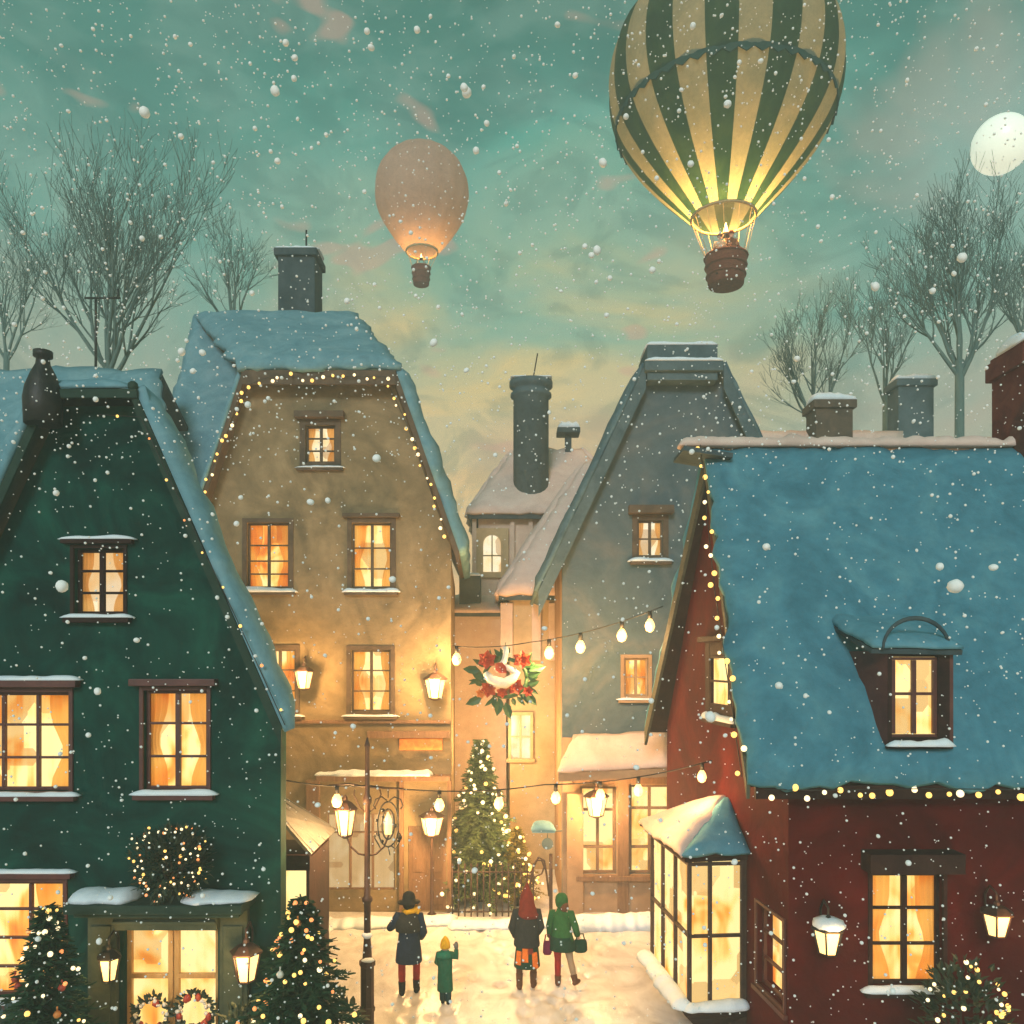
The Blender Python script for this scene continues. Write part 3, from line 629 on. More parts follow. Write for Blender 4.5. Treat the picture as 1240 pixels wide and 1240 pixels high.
hl, hr, el, er = P(782, 440, Df), P(876, 440, Df), P(652, 716, Df), P(998, 700, Df)
bk = V((0, 5.2, 0))
for q in ([el, hl, hl + bk, el + bk], [er, er + bk, hr + bk, hr], [hl, hr, hr + bk, hl + bk]): rf.slab(q, .14)
roof = rf.build('roof', 'slate_far', bh)
sn = MB(); snowquad(sn, el + bk, el, hl, hl + bk, .2, .3, .5, 31, .1); snowquad(sn, er, er + bk, hr + bk, hr, .2, .3, .5, 32, .1); sn.build('snow', pmat('thin_dusk_snow', [(.06, .10, .115), (.09, .145, .16), (.13, .20, .215)], 1.0, .8, .4, 6, fine=.25), roof)  # the verge's shadow is put into this dark snow colour
vb = MB()
for p, q in ((hl, el), (er, hr)):
    dz = V((0, 0, -.62)); o = V((0, -.04, 0)); vb.slab([p + o, q + o, q + o + dz, p + o + dz], .06)
vb.build('bargeboard', 'slate_far', roof)
ch = MB(); a, b = P(783, 462, Df), P(868, 419, Df)
ch.box(a.x, b.x, Df - .1, Df + 1.3, a.z, b.z); ch.box(a.x - .07, b.x + .12, Df - .2, Df + 1.4, P(0, 452, Df).z, P(0, 440, Df).z); ch.build('chimney', 'slate_far', roof, .03)
sn = MB(); snowbar(sn, (a.x, Df - .12, b.z), (b.x, Df - .12, b.z), (0, 1, 0), 1.5, .2, 41, .02); snowbar(sn, (a.x - .05, Df - .22, P(0, 440, Df).z), (b.x + .1, Df - .22, P(0, 440, Df).z), (0, 1, 0), .12, .09, 42, .02); sn.build('chimney_snow', 'snow', roof)
sh = MB()
for q in (s1, s2):
    a0, a1, b0, b1 = q; am = (a0 + a1) / 2
    for x in (a0 + .035, am, a1 - .035): fb.box(sh, x - .035, x + .035, b0 + .07, b1 - .07, -.14, -.06)
    for z in (b0 + .001, b0 + .62, b1 - .62, b1 - .071): fb.box(sh, a0 + .001, a1 - .001, z, z + .06, -.138, -.062)
fb.box(sh, s1[1] + .03, s2[0] - .03, 0, s1[3] + .2, .052, .14); fb.box(sh, s1[0] - .1, s2[1] + .1, s1[2] - .14, s1[2] - .02, .052, .2)
fb.box(sh, fb.px(694, 0)[0], s2[1] + .2, s1[3] + .08, s1[3] + .30, .052, .16)
sw_ = sh.build('shop_window', 'tan_door', bh, .008)
for q in (s1, s2): p = MB(); fb.box(p, *q, -.24, -.2); p.build('pane', 'pane_shop', sw_)
aw = MB(); q = [P(676, 936, 19.2), P(812, 930, 19.2), P(806, 888, DB - .06), P(694, 893, DB - .06)]; aw.slab(q, .06); aw.slab([q[0], q[1], q[1] + V((0, 0, -.2)), q[0] + V((0, 0, -.2))], .03)
awn = aw.build('awning', 'slate_low', bh)
p = MB(); snowquad(p, q[0], q[1], q[2], q[3], .17, .18, .6, 51, .06); p.build('snow', 'snow_pink', awn)
p = MB(); a, b = P(686, 960, DB - .05), P(700, 1098, DB - .05); p.box(a.x, b.x + .12, DB - .19, DB - .051, 0, a.z); p.build('pilaster', 'slate_low', bh, .02)
# two little signs at the corner of the lane
p = MB(); a, b = P(644, 1004, DB - .3), P(671, 993, DB - .3); p.box(a.x, b.x, DB - .75, DB - .2, a.z, a.z + .04); snowbar(p, (a.x, DB - .76, a.z + .04), (b.x, DB - .76, a.z + .04), (0, 1, 0), .55, .16, 5, .02)
single(p, 'snowy_shelf_sign', 'snow_grey', 'small snow topped blue hood jutting from the corner by the lit shop', 'shop hood')
p = MB(); c0 = P(663, 1022, DB - .25)
cs = [c0 + V((.14 * math.cos(t), 0, .14 * math.sin(t))) for t in [math.pi * 2 * k / 20 for k in range(20)]]
p.add(cs + [x + V((0, .05, 0)) for x in cs], [tuple(range(20)), tuple(range(39, 19, -1))] + [(i, (i + 1) % 20, 20 + (i + 1) % 20, 20 + i) for i in range(20)]); p.tube([c0 + V((0, .03, .13)), c0 + V((0, .03, .3)), c0 + V((.35, .1, .3))], .015, 5)
single(p, 'hanging_sign', 'slate', 'little round blue grey sign hanging below the snowy hood', 'sign')

# ------------------------------------------------------------------ 5 the red house
DR = 11.8
rh = thing('red_house', 'dark red house with broad blue snow roof, dormer and bay window', 'house', (6.0, DR, 0))
A, B = V((3.95, DR, 0)), V((3.38, 18.0, 0)); XR = 9.2
fr_ = front(DR); fs = Fr((B.x, B.y), (A.x, A.y))             # street gable: along from the back corner to the front corner
ze, zk, Dk = 4.55, 9.93, 14.9
holes = [window(rh, fr_, (1056, 1058, 1141, 1194), 2, 3, 'red_trim', 'pane', sur=.06, hood=.28, snow=.08, sill=.12, rowpos=(.36, .68), bar=.05)]
outer = [(A.x, 0), (XR, 0), (XR, ze + .05), (A.x, ze + .05)]
wall(fr_, outer, holes, .28, 'wall', 'red_wall', rh)
hs = [window(rh, fs, (861, 794, 884, 858), 1, 2, 'red_trim', 'pane_bright', sur=.24, hood=.1, snow=.12, sill=.1, proud=.03, deep=.05),
      window(rh, fs, (917, 1092, 950, 1222), 1, 3, 'red_frame', 'pane', sur=.05, snow=.0, sill=.06)]
La = (A - B).length; t = fs.u; ak = (Dk - B.y) / fs.u.y
wall(fs, [(0, 0), (La - .002, 0), (La - .002, ze + .05), (ak, zk - .12), (0, 4.76)], hs, .26, 'wall', 'red_side', rh)
mb = MB(); mb.box(XR - .25, XR, DR + .281, 18, 0, ze); mb.build('wall', 'red_wall', rh)
mb = MB(); mb.box(3.4, XR, 17.75, 18.0, 0, 4.6); mb.build('wall', 'red_wall', rh)
rf = MB(); eF, eB = DR - .35, 18.4
zF = ze - .05; e0, e1 = V((3.28, eF, zF)), V((XR + .1, eF, zF)); k0, k1 = V((3.5, Dk, zk)), V((XR + .1, Dk, zk)); b0_, b1_ = V((2.98, eB, 4.68)), V((XR + .1, eB, 4.6))
for q in ([e0, e1, k1, k0], [b1_, b0_, k0, k1]): rf.slab(q, .12)
rf.box(e0.x + .1, XR, eF + .001, eF + .07, zF - .22, zF - .03)
roof = rf.build('roof', 'red_trim', rh)
sn = MB()
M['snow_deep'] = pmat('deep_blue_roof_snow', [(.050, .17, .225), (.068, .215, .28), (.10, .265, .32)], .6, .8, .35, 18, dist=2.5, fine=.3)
snowquad(sn, e0, e1, k1, k0, .22, .2, .55, 61, .12); snowquad(sn, b1_, b0_, k0, k1, .20, .25, .5, 62, .10); sn.build('snow', 'snow_deep', roof)
sn = MB(); snowbar(sn, k0 + V((-.45, -.16, .12)), k1 + V((0, -.16, .12)), (0, 1, 0), .42, .20, 63, .05); sn.build('ridge_snow', 'snow_pink', roof)
vb = MB(); sx = V((-.03, 0, 0)); dz = V((0, 0, -.36))
vb.slab([e0 + sx, k0 + sx, k0 + sx + dz, e0 + sx + dz * .6], .05); vb.slab([k0 + sx, b0_ + sx, b0_ + sx + dz, k0 + sx + dz], .06)
vb.build('bargeboard', 'olive', roof)
vb = MB(); vb.slab([k0 + V((-.5, -.5, .02)), k0 + V((.35, -.55, -.12)), k0 + V((.35, .5, -.1)), k0 + V((-.5, .4, .02))], .08); vb.build('ridge_board', 'slate_dark', roof)
ch = MB(); ch.box(9.0, 9.75, 14.5, 15.5, 9.0, P(0, 452, 15).z); ch.box(8.92, 9.83, 14.42, 15.58, P(0, 452, 15).z, P(0, 430, 15).z); ch.box(8.98, 9.77, 14.48, 15.52, P(0, 430, 15).z, P(0, 424, 15).z); ch.build('chimney', 'brick', roof, .02)
sn = MB(); snowbar(sn, (8.95, 14.42, P(0, 425, 15).z), (9.8, 14.42, P(0, 425, 15).z), (0, 1, 0), 1.1, .28, 66, .02); snowbar(sn, (8.93, 14.36, P(0, 453, 15).z), (9.8, 14.36, P(0, 453, 15).z), (0, 1, 0), .12, .08, 67, .02); sn.build('chimney_snow', 'snow', roof)
# dormer
DD = 11.48; fd = front(DD); zs, zt = P(0, 898, DD).z, P(0, 788, DD).z
xl, xr = P(1075, 0, DD).x, P(1150, 0, DD).x
zr = lambda D: zF + (zk - zF) / (Dk - eF) * (D - eF)
Dt = eF + (zt - zF) / ((zk - zF) / (Dk - eF)) - .1
xbl, xbr = (1012 - 620) * (Dt + .1) / 1000, xr + .1
d = MB()
wp = fd.rect((1080, 795, 1136, 893))
dm = wall(fd, [(xl, zs - .1), (xr, zs - .1), (xr, zt), (xl, zt)], [wp], .1, 'dormer', 'red_trim', rh)
ORG[dm] = ORG[rh]
d.slab([V((xl, DD + .003, zs - .1)), V((xl, DD + .003, zt)), V((xbl, Dt + .25, zt)), V((xl + .05, DD + .4, zs - .12))], .05); d.build('dormer_cheek', 'red_frame', dm); d = MB()
d.slab([V((xr, DD + .003, zs - .1)), V((xr, DD + .003, zt)), V((xbr, Dt + .25, zt))], .05); d.build('dormer_cheek', 'red_frame', dm)
a0, a1, b0, b1 = wp; d = MB()
for x in (a0 + .03, (a0 + a1) / 2, a1 - .03): fd.box(d, x - .03, x + .03, b0 + .05, b1 - .05, -.075, -.02)
for z in (b0, b0 + (b1 - b0) * .52, b1 - .05): fd.box(d, a0 + .001, a1 - .001, z + .001, z + .042, -.073, -.025)
d.build('window', 'red_frame', dm, .005)
d = MB(); fd.box(d, a0 + .005, a1 - .005, b0 + .005, b1 - .005, -.098, -.08); d.build('pane', 'pane_bright', dm)
d = MB(); snowbar(d, fd.at(xl - .02, zs - .06, 0), fd.at(xr + .02, zs - .06, 0), fd.n, .16, .11, 71, .02); d.build('sill_snow', 'snow', dm)
d = MB(); q = [V((xbl + .05, DD - .02, zt + .03)), V((xr + .1, DD - .15, zt + .005)), V((xr + .12, Dt + .6, zt + .55)), V((xl - .35, Dt + .6, zt + .55))]; d.slab(q, .07); d.build('dormer_roof', 'slate_dark', dm)
d = MB(); snowquad(d, *[p + V((0, -.02, .01)) for p in q], .13, .1, .7, 72, .05); d.build('dormer_snow', 'snow_roof', dm)
d = MB(); c0 = V(((1110 - 620) * .01138, DD - .1, zt + .02)); d.tube([c0 + V((.46 * math.cos(t), .03 * math.sin(t), .43 * math.sin(t))) for t in [math.pi * k / 16 for k in range(17)]], [.018 + .014 * math.sin(math.pi * k / 16) for k in range(17)], 6); d.build('arched_hood', 'slate_dark', dm)
# bay window on the street side
q0, q1, q2, q3 = V((3.80, 13.36, 0)), V((2.83, 13.28, 0)), V((2.60, 15.55, 0)), V((3.58, 15.9, 0))
zs, zt = .62, 2.98
bay = MB()
def ring(sc_, z): c = (q0 + q3) / 2; return [c + (p - c) * (V((sc_[i], sc_[i], 1))[0]) + V((0, 0, z)) for i, p in enumerate((q0, q1, q2, q3))]
r0, r1, r2 = ring((.97, .62, .62, .97), -.02), ring((1, 1, 1, 1), zs - .18), ring((1.02, 1.07, 1.07, 1.02), zs - .1)
for lo, hi in ((r0, r1), (r1, r2), (r2, [p + V((0, 0, .1)) for p in r2])): bay.hexa([lo[1], lo[0], lo[3], lo[2], hi[1], hi[0], hi[3], hi[2]])
byo = bay.build('bay_window', 'red_trim', rh)
fA, fB = Fr((q1.x, q1.y), (q0.x, q0.y)), Fr((q2.x, q2.y), (q1.x, q1.y))
fm = MB(); pn = MB()
for fx, Lx, cols_, wide in ((fA, (q0 - q1).length, (0, .38, .93, 1), 0), (fB, (q1 - q2).length, (0, .33, .66, 1), 0)):
    for k in cols_: x = min(max(.035, Lx * k), Lx - .035); fx.box(fm, x - .03, x + .03, zs, zt, -.06, .0)
    for z in (zs, zs + (zt - zs) * .47, zt - .09): fx.box(fm, .001, Lx - .001, z, z + .055, -.055, -.004)
    fx.box(pn, .02, Lx - .02, zs + .01, zt - .01, -.10, -.08)
fm.build('frame', 'rust', byo, .006); pn.build('pane', 'pane_shop', byo)
bt = MB(); t0, t1 = ring((1.02, 1.08, 1.08, 1.02), zt), ring((1.03, 1.10, 1.10, 1.03), zt + .12); bt.hexa([t0[1], t0[0], t0[3], t0[2], t1[1], t1[0], t1[3], t1[2]])
apx = V((3.72, 14.4, 3.78)); t2 = ring((1.06, 1.16, 1.16, 1.06), zt + .121)
for q in ([t2[1], t2[0], apx], [t2[2], t2[1], apx], [t2[3], t2[2], apx]): bt.slab(q, .05)
bt.build('bay_roof', 'red_trim', byo)
sn = MB(); ax = V((.03, 0, 0)); snowquad(sn, t2[1], t2[0], apx + ax, apx - ax, .14, .13, .5, 81, .07); sn.build('bay_snow', 'snow_roof', byo)
sn = MB(); ay = V((0, .03, 0)); snowquad(sn, t2[2], t2[1], apx - ay, apx + ay, .15, .13, .5, 82, .07); sn.build('bay_snow', 'snow_pink', byo)  # warm light on this slope is put into the pink snow colour
sn = MB(); snowbar(sn, r2[1] + V((0, .14, .1)), r2[0] + V((0, .14, .1)), (0, -1, 0), .3, .12, 83, .04); snowbar(sn, r2[2] + V((.14, 0, .1)), r2[1] + V((.14, 0, .1)), (-1, 0, 0), .34, .16, 84, .04); sn.build('sill_snow', 'snow', byo)

# ------------------------------------------------------------------ 6 roofs behind
def back_house(label, px0, px1, yr, ye, D, wmat, smat, depth=5):
    h = thing('distant_house', label, 'house', (P((px0 + px1) / 2, 0, D).x, D, 0))
    a, b = P(px0, ye, D), P(px1, ye, D); c, d = P(px1, yr, D + depth / 2), P(px0, yr, D + depth / 2)
    m = MB(); m.box(a.x + .3, b.x - .3, D + .3, D + depth - .3, 0, a.z); 
    for x, x2 in ((a.x + .3, d.x + .3), (b.x - .3, c.x - .3)): m.slab([V((x, D + .3, a.z)), V((x, D + depth - .3, a.z)), V((x2, D + depth / 2, d.z - .3))], .02)
    m.build('wall', wmat, h)
    m = MB(); m.slab([a, b, c, d], .12); m.slab([V((b.x, D + depth, a.z)), V((a.x, D + depth, a.z)), d, c], .12); rf = m.build('roof', 'slate_dark', h)
    m = MB(); snowquad(m, a, b, c, d, .26, .3, .5, px0, .12); m.build('snow', smat, rf); return h, rf
hL_, rL_ = back_house('distant house under grey blue snow behind the dark green house', -160, 196, 452, 620, 18.5, 'slate', 'snow_grey', 6)
m = MB(); p0 = P(116, 455, 21.5); m.tube([p0, P(116, 360, 21.5)], .035, 5); m.tube([P(103, 361, 21.5), P(146, 361, 21.5)], .03, 5); m.tube([P(143, 361, 21.5), P(143, 350, 21.5)], .03, 5); m.build('aerial', 'iron', rL_)
def chimney_on(rf, x0, x1, y0, y1, D, mat, cap=.1):
    a, b = P(x0, y1, D), P(x1, y0, D); c = MB(); c.box(a.x, b.x, D, D + .9, a.z - 1, b.z); c.box(a.x - cap, b.x + cap, D - cap, D + .9 + cap, b.z - .32, b.z - .06); k = c.build('chimney', mat, rf, .03)
    s_ = MB(); snowbar(s_, (a.x - cap, D - cap, b.z - .06), (b.x + cap, D - cap, b.z - .06), (0, 1, 0), .95 + cap, .3, x0, .0); s_.build('chimney_snow', 'snow', rf)
hR_, rR_ = back_house('distant house with pinkish snow roof and squat brown chimney behind the red house', 880, 1090, 526, 640, 25, 'pink_wall', 'snow_pink', 5)
chimney_on(rR_, 988, 1033, 482, 528, 26.5, 'tan_dark')
hR2, rR2 = back_house('distant house with tall grey chimney, mostly hidden behind the red house', 1070, 1330, 533, 640, 29, 'pink_wall', 'snow_pink', 5)
chimney_on(rR2, 1088, 1131, 457, 535, 30.2, 'slate_far')

# ------------------------------------------------------------------ lanterns and lamp posts
def lantern_body(t, c, w, h, snow=False, mats='iron'):
    """six sided lantern hanging/standing at c (centre): frame, glass, cap"""
    m = MB(); g_ = [(w * .30, -h / 2), (w * .5, h * .22), (w * .44, h * .30)]
    m.lathe([(w * .29, -h * .48), (w * .47, h * .22)], c, 6, sm=False); m.build('glass', 'lamp', t)
    m = MB()
    for k in range(6):
        a = 2 * math.pi * k / 6; u = V((math.cos(a), math.sin(a), 0)); m.tube([c + u * w * .305 + V((0, 0, -h * .5)), c + u * w * .49 + V((0, 0, h * .24))], .014, 4)
    m.lathe([(w * .1, -h * .60), (w * .32, -h * .52), (w * .32, -h * .48)], c, 6, sm=False); m.build('frame', mats, t)
    m = MB(); m.lathe([(w * .56, h * .22), (w * .58, h * .27), (w * .30, h * .44), (w * .12, h * .50), (w * .10, h * .58), (.01, h * .66)], c, 6, sm=False); m.build('cap', mats, t)
    if snow:
        m = MB(); m.ball(c + V((0, 0, h * .36)), w * .5, 10, 6, sq=(1.05, 1.05, .5), jit=.1); m.build('snow', 'snow', t)
def lamp_in(t, p, power, r=.1):
    o = point(p, power, r); o.parent = t; o.location = V(p) - ORG[t]
def wall_lantern(label, p, w, h, n, power, snow=False, reach=.28, mats='iron'):
    t = thing('wall_lantern', label, 'lantern', p - V(n) * reach, 'wall lanterns'); n = V(n)
    lantern_body(t, p, w, h, snow, mats)
    m = MB(); top = p + V((0, 0, h * .64)); m.tube([top, top + V((0, 0, .1)), top - n * reach * .6 + V((0, 0, .16)), top - n * reach + V((0, 0, .02)), top - n * reach + V((0, 0, -.15))], .016, 6); m.build('bracket', mats, t)
    lamp_in(t, p + n * (w * .5 + .25) + V((0, 0, .05)), power, .12); return t
N = (0, -1, 0)
wall_lantern('glowing lantern on the green wall left of the honey coloured door', P(132, 1168, 11.45), .30, .42, N, 26)
wall_lantern('big glowing lantern on the green wall right of the honey coloured door', P(298, 1164, 11.45), .40, .52, N, 40, mats='rust')
wall_lantern('snow capped lantern on the dark red wall left of the window', P(1003, 1134, 11.45), .42, .46, N, 26, True)
wall_lantern('bare rounded lantern on the dark red wall right of the window', P(1207, 1114, 11.45), .40, .42, N, 26, mats='rust')
wall_lantern('glowing lantern high on the right corner of the ochre wall', P(527, 830, 20.05), .52, .62, N, 300, mats='rust')
wall_lantern('glowing lantern on the ochre wall beside the green roof eave', P(368, 820, 20.05), .46, .55, N, 200, mats='rust')
wall_lantern('glowing shop lantern under the snowy awning', P(722, 972, 19.95), .55, .62, N, 330, mats='rust')
# tall iron lamp post
t = thing('lamp_post', 'tall brown lamp post with iron scroll arms and a lit lantern before the ochre house', 'lamp post', (-2.33, 13.3, 0))
X, Y = -2.33, 13.3; z = lambda y: P(0, y, Y).z
m = MB(); m.lathe([(.17, 0), (.17, .12), (.108, .16), (.108, 1.28), (.13, 1.30), (.13, 1.37), (.085, 1.40)], (X, Y, 0), 8, sm=False); m.lathe([(.112, .55), (.126, .57), (.126, .62), (.112, .64)], (X, Y, 0), 8, sm=False); m.build('pedestal', 'rust', t)
m = MB(); m.lathe([(.08, 1.37), (.055, 1.75), (.055, 2.3), (.085, 2.33), (.085, 2.38), (.052, 2.42), (.042, z(975)), (.07, z(972)), (.07, z(966)), (.042, z(962)), (.035, z(905)), (.05, z(903)), (.012, z(893))], (X, Y, 0), 10); m.build('pole', 'rust', t)
m = MB()
m.tube([V((X - .62, Y, z(951))), V((X - .3, Y, z(949))), V((X, Y, z(953))), V((X + .58, Y, z(955)))], .016, 5)
for s_ in (-1, 1):
    pts = [V((X, Y, z(1036))), V((X + s_ * .14, Y, z(1034))), V((X + s_ * .27, Y, z(1025))), V((X + s_ * .34, Y, z(1012))), V((X + s_ * .36, Y, z(1000)))]; m.tube(pts, .018, 5)
    m.tube([V((X, Y, z(985))), V((X + s_ * .12, Y, z(978))), V((X + s_ * .22, Y, z(962))), V((X + s_ * .2, Y, z(956)))], .012, 5)
m.build('scroll_arm', 'rust', t)
lc = P(418, 990, Y); lantern_body(t, lc, .35, .56, mats='rust')
m = MB()                                                    # ornate hanging frame on the right
c0 = P(470, 998, Y)
m.tube([V((c0.x, Y, z(955))), V((c0.x, Y, z(966)))], .012, 4)
for rx, rz, ph, tt in ((.17, .36, 0, 2), (.10, .24, 0, 2)):
    m.tube([c0 + V((rx * math.sin(a), .02 * math.cos(a), rz * math.cos(a))) for a in [math.pi * tt * k / 20 for k in range(21)]], .014, 5)
for s_ in (-1, 1):
    m.tube([c0 + V((s_ * x, 0, zz_)) for x, zz_ in ((.02, .38), (.10, .44), (.20, .40), (.24, .30), (.20, .24))], .012, 5)
    m.tube([c0 + V((s_ * x, 0, zz_)) for x, zz_ in ((.04, -.34), (.12, -.40), (.16, -.32), (.22, -.22), (.18, -.14))], .012, 5)
    for k in range(7): m.ball(c0 + V((s_ * U(.08, .22), U(-.03, .03), U(-.3, .36))), U(.018, .034), 6, 4)
m.tube([c0 + V((0, 0, -.36)), c0 + V((.03, 0, -.50))], .01, 4); m.build('scroll_frame', 'iron', t)
m = MB(); m.lathe([(.055, -.16), (.06, .06), (.04, .12), (.005, .2)], c0, 8); m.build('candle', 'lamp', t)
m = MB(); m.ball((X, Y - .02, 1.78), .09, 8, 5, sq=(1, 1, .6), jit=.1); m.ball((X + .03, Y - .1, 1.41), .07, 8, 5, sq=(1.6, 1, .5), jit=.1); m.build('snow', 'snow', t)
lamp_in(t, lc + V((0, -.45, 0)), 110, .12); lamp_in(t, lc + V((0, .5, -.1)), 130, .12)
# standing street lamp by the shop
t = thing('street_lamp', 'slim street lamp with one round glowing lantern in front of the ochre shop door', 'street lamp', P(525, 1112, 19.75))
lc = P(523, 996, 19.75); ORGt = ORG[t]; lantern_body(t, lc, .56, .58, mats='rust')
m = MB(); m.lathe([(.11, 0), (.11, .15), (.045, .2), (.035, lc.z - .34), (.06, lc.z - .3)], (lc.x, lc.y, 0), 8); m.build('pole', 'rust', t)
lamp_in(t, lc + V((0, -.6, 0)), 430, .15)
# ------------------------------------------------------------------ strings of bulbs across the lane
def bulb_string(label, pts, bulbs, r, lights=0):
    t = thing('bulb_string', label, 'string lights', min(pts, key=lambda p: p.z), 'bulb strings across the lane')
    cur = []
    for i in range(len(pts) - 1):
        a, b = pts[i], pts[i + 1]; sag = (b - a).length * .035
        cur += [a.lerp(b, k / 10) - V((0, 0, sag * 4 * (k / 10) * (1 - k / 10))) for k in range(10)]
    cur.append(pts[-1]); m = MB(); m.tube(cur, .012, 5); m.build('wire', 'iron', t)
    for x in bulbs:
        p = min(cur, key=lambda q: abs(620 + q.x / q.y * 1000 - x)); q = [c for c in cur if c is not p]
        p2 = min(q, key=lambda q: abs(620 + q.x / q.y * 1000 - x)); x1, x2 = 620 + p.x / p.y * 1000, 620 + p2.x / p2.y * 1000
        if abs(x2 - x1) > .1: p = p.lerp(p2, max(0, min(1, (x - x1) / (x2 - x1))))
        m = MB(); m.tube([p + V((0, 0, .01)), p + V((0, 0, -r * 1.4))], r * .42, 6); k = m.build('socket', 'iron', t)
        m = MB(); m.lathe([(r * .35, -r * 1.4), (r * .8, -r * 2.1), (r, -r * 2.9), (r * .7, -r * 3.7), (r * .2, -r * 4)], p, 10); m.build('bulb', 'bulb', t)
        if lights: lamp_in(t, p + V((-.22, -.25, -r * 4.4)), lights, .1)
bulb_string('upper string of bulbs with the red flower wreath, over the far lane', [P(548, 782, 20.0), P(640, 778, 19.5), P(803, 734, 18.2)], (553, 665, 703, 753, 787), .115, 120)
bulb_string('lower string of bulbs from the green house past the lamp post to the red house', [P(342, 944, 12.6), P(445, 951, 13.3), P(660, 950, 14.2), P(862, 921, 14.5)], (408, 532, 604, 673, 727, 773, 850), .085, 48)

# ------------------------------------------------------------------ wreath of red flowers
t = thing('flower_wreath', 'wreath of red flowers, green leaves and cream ribbon hanging from the upper bulb string', 'wreath', P(613, 862, 19.4))
WC = P(612, 820, 19.35); s_ = .0194
def wp_(x, y, d=0): return WC + V(((x - 612) * s_, -d, -(y - 820) * s_))
def leafshape(mb, p, d, up, L_, W_):
    d = d.normalized(); n = d.cross(up); n = n.normalized() if n.length > 1e-5 else d.orthogonal().normalized()
    q = d.cross(n).normalized()
    a = [p, p + d * L_ * .3 + n * W_ * .45 - q * W_ * .1, p + d * L_ * .65 + n * W_ * .4 - q * W_ * .1, p + d * L_, p + d * L_ * .65 - n * W_ * .4 - q * W_ * .1, p + d * L_ * .3 - n * W_ * .45 - q * W_ * .1, p + d * L_ * .5 + q * W_ * .1]
    mb.add(a, [(0, 1, 6), (1, 2, 6), (2, 3, 6), (3, 4, 6), (4, 5, 6), (5, 0, 6)])
m = MB()
for k in range(46):
    a = U(0, 6.28); c0 = wp_(612 + 27 * math.cos(a), 822 + 24 * math.sin(a)); d = V((math.cos(a + U(-.9, .9)), U(-.5, .1), -math.sin(a + U(-.9, .9)))); leafshape(m, c0, d, V((0, -1, 0)), U(.22, .42), U(.10, .17))
for x, y, dx, dz_ in ((640, 812, 1, .25), (582, 812, -1, .1), (584, 845, -.9, -.35), (606, 846, -.2, -1), (612, 850, .3, -1), (636, 838, .6, -.7)): leafshape(m, wp_(x, y, .06), V((dx, -.15, dz_)), V((0, -1, 0)), .42, .22)
m.tube([wp_(612 + 26 * math.cos(a), 821 + 23 * math.sin(a)) for a in [6.2832 * k / 18 for k in range(19)]], .05, 6); m.tube([wp_(612, 797), wp_(612, 778)], .012, 4); m.build('leaves', 'leaf_green', t)
for x, y, r, mt in ((590, 799, .24, 'petal'), (632, 799, .24, 'petal'), (592, 834, .22, 'petal'), (583, 839, .14, 'petal_orange'), (624, 831, .22, 'petal'), (608, 838, .15, 'petal'), (639, 837, .14, 'petal'), (615, 829, .15, 'petal_orange')):
    f = MB(); c0 = wp_(x, y, .12)
    for ring_, (n_, rr_, tl) in enumerate(((6, 1, .25), (5, .72, .8), (3, .4, 1.6))):
        for k in range(n_):
            a = 6.283 * (k + ring_ * .4) / n_ + x; leafshape(f, c0 - V((0, .02 * ring_, 0)), V((math.cos(a), -tl, math.sin(a))), V((0, -1, 0)), r * rr_, r * .75 * rr_)
    f.ball(c0 - V((0, .03, 0)), r * .2, 6, 4); f.build('flower', mt, t)
m = MB()
def rib(pts, w): m.tube([wp_(x, y, d) for x, y, d in pts], w, 8)
rib([(612, 784, .05), (613, 792, .1), (611, 800, .14), (606, 808, .16), (600, 812, .17)], [.07, .075, .07, .08, .06])
rib([(588, 815, .12), (594, 822, .17), (603, 826, .19), (612, 827, .2), (620, 822, .18), (626, 815, .14), (618, 810, .15), (610, 806, .16)], [.07, .12, .13, .13, .12, .09, .08, .06]); m.build('ribbon', 'ribbon', t)
m = MB(); leafshape(m, wp_(600, 803, .24), V((.8, -.1, -.7)), V((0, -1, 0)), .36, .26); m.build('bow', 'petal', t)

# ------------------------------------------------------------------ fir trees with lights and baubles
def fir(label, base, Ht, R0, seed, nb, mat='needle', power=.9, trunk_h=.2):
    rng.seed(seed); t = thing('christmas_tree', label, 'christmas tree', base)
    m = MB(); m.tube([base, base + V((0, 0, Ht * .5)), base + V((0, 0, Ht * .97))], [Ht * .03, Ht * .018, .008], 7); m.build('trunk', 'bark_dark', t)
    m = MB(); tips = []
    for i in range(nb):
        f = (i + .5) / nb; h = trunk_h + (Ht - trunk_h) * f ** 1.18
        tier = .80 + .24 * abs(math.sin(h / Ht * 26)); Rr = R0 * (1 - h / Ht) ** power * tier * U(.78, 1.12) + .03
        a = i * 2.39996 + U(-.3, .3); u = V((math.cos(a), math.sin(a), 0)); p0 = base + V((0, 0, h))
        droop = U(.12, .34); tip = p0 + u * Rr + V((0, 0, -Rr * droop + .06)); tips.append((tip, u, h))
        n_ = max(5, int(Rr / .06))
        for k in range(n_):
            s = (k + 1) / n_; p = p0.lerp(tip, s) + V((0, 0, .10 * Rr * math.sin(s * 3.1)))
            side = V((-u.y, u.x, 0))
            for sg in (-1, 1, 0):
                d = (u * U(.5, .9) + side * sg * U(.5, 1) + V((0, 0, U(-.35, .25)))).normalized(); Ln = U(.10, .17) * (1.25 - .5 * s) * (Ht / 3) ** .6
                w_ = d.cross(V((U(-1, 1), U(-1, 1), U(-1, 1)))).normalized() * Ln * .17
                m.add([p - w_, p + w_, p + d * Ln + w_ * .4, p + d * Ln - w_ * .4], [(0, 1, 2, 3)])
    m.build('foliage', mat, t); return tips
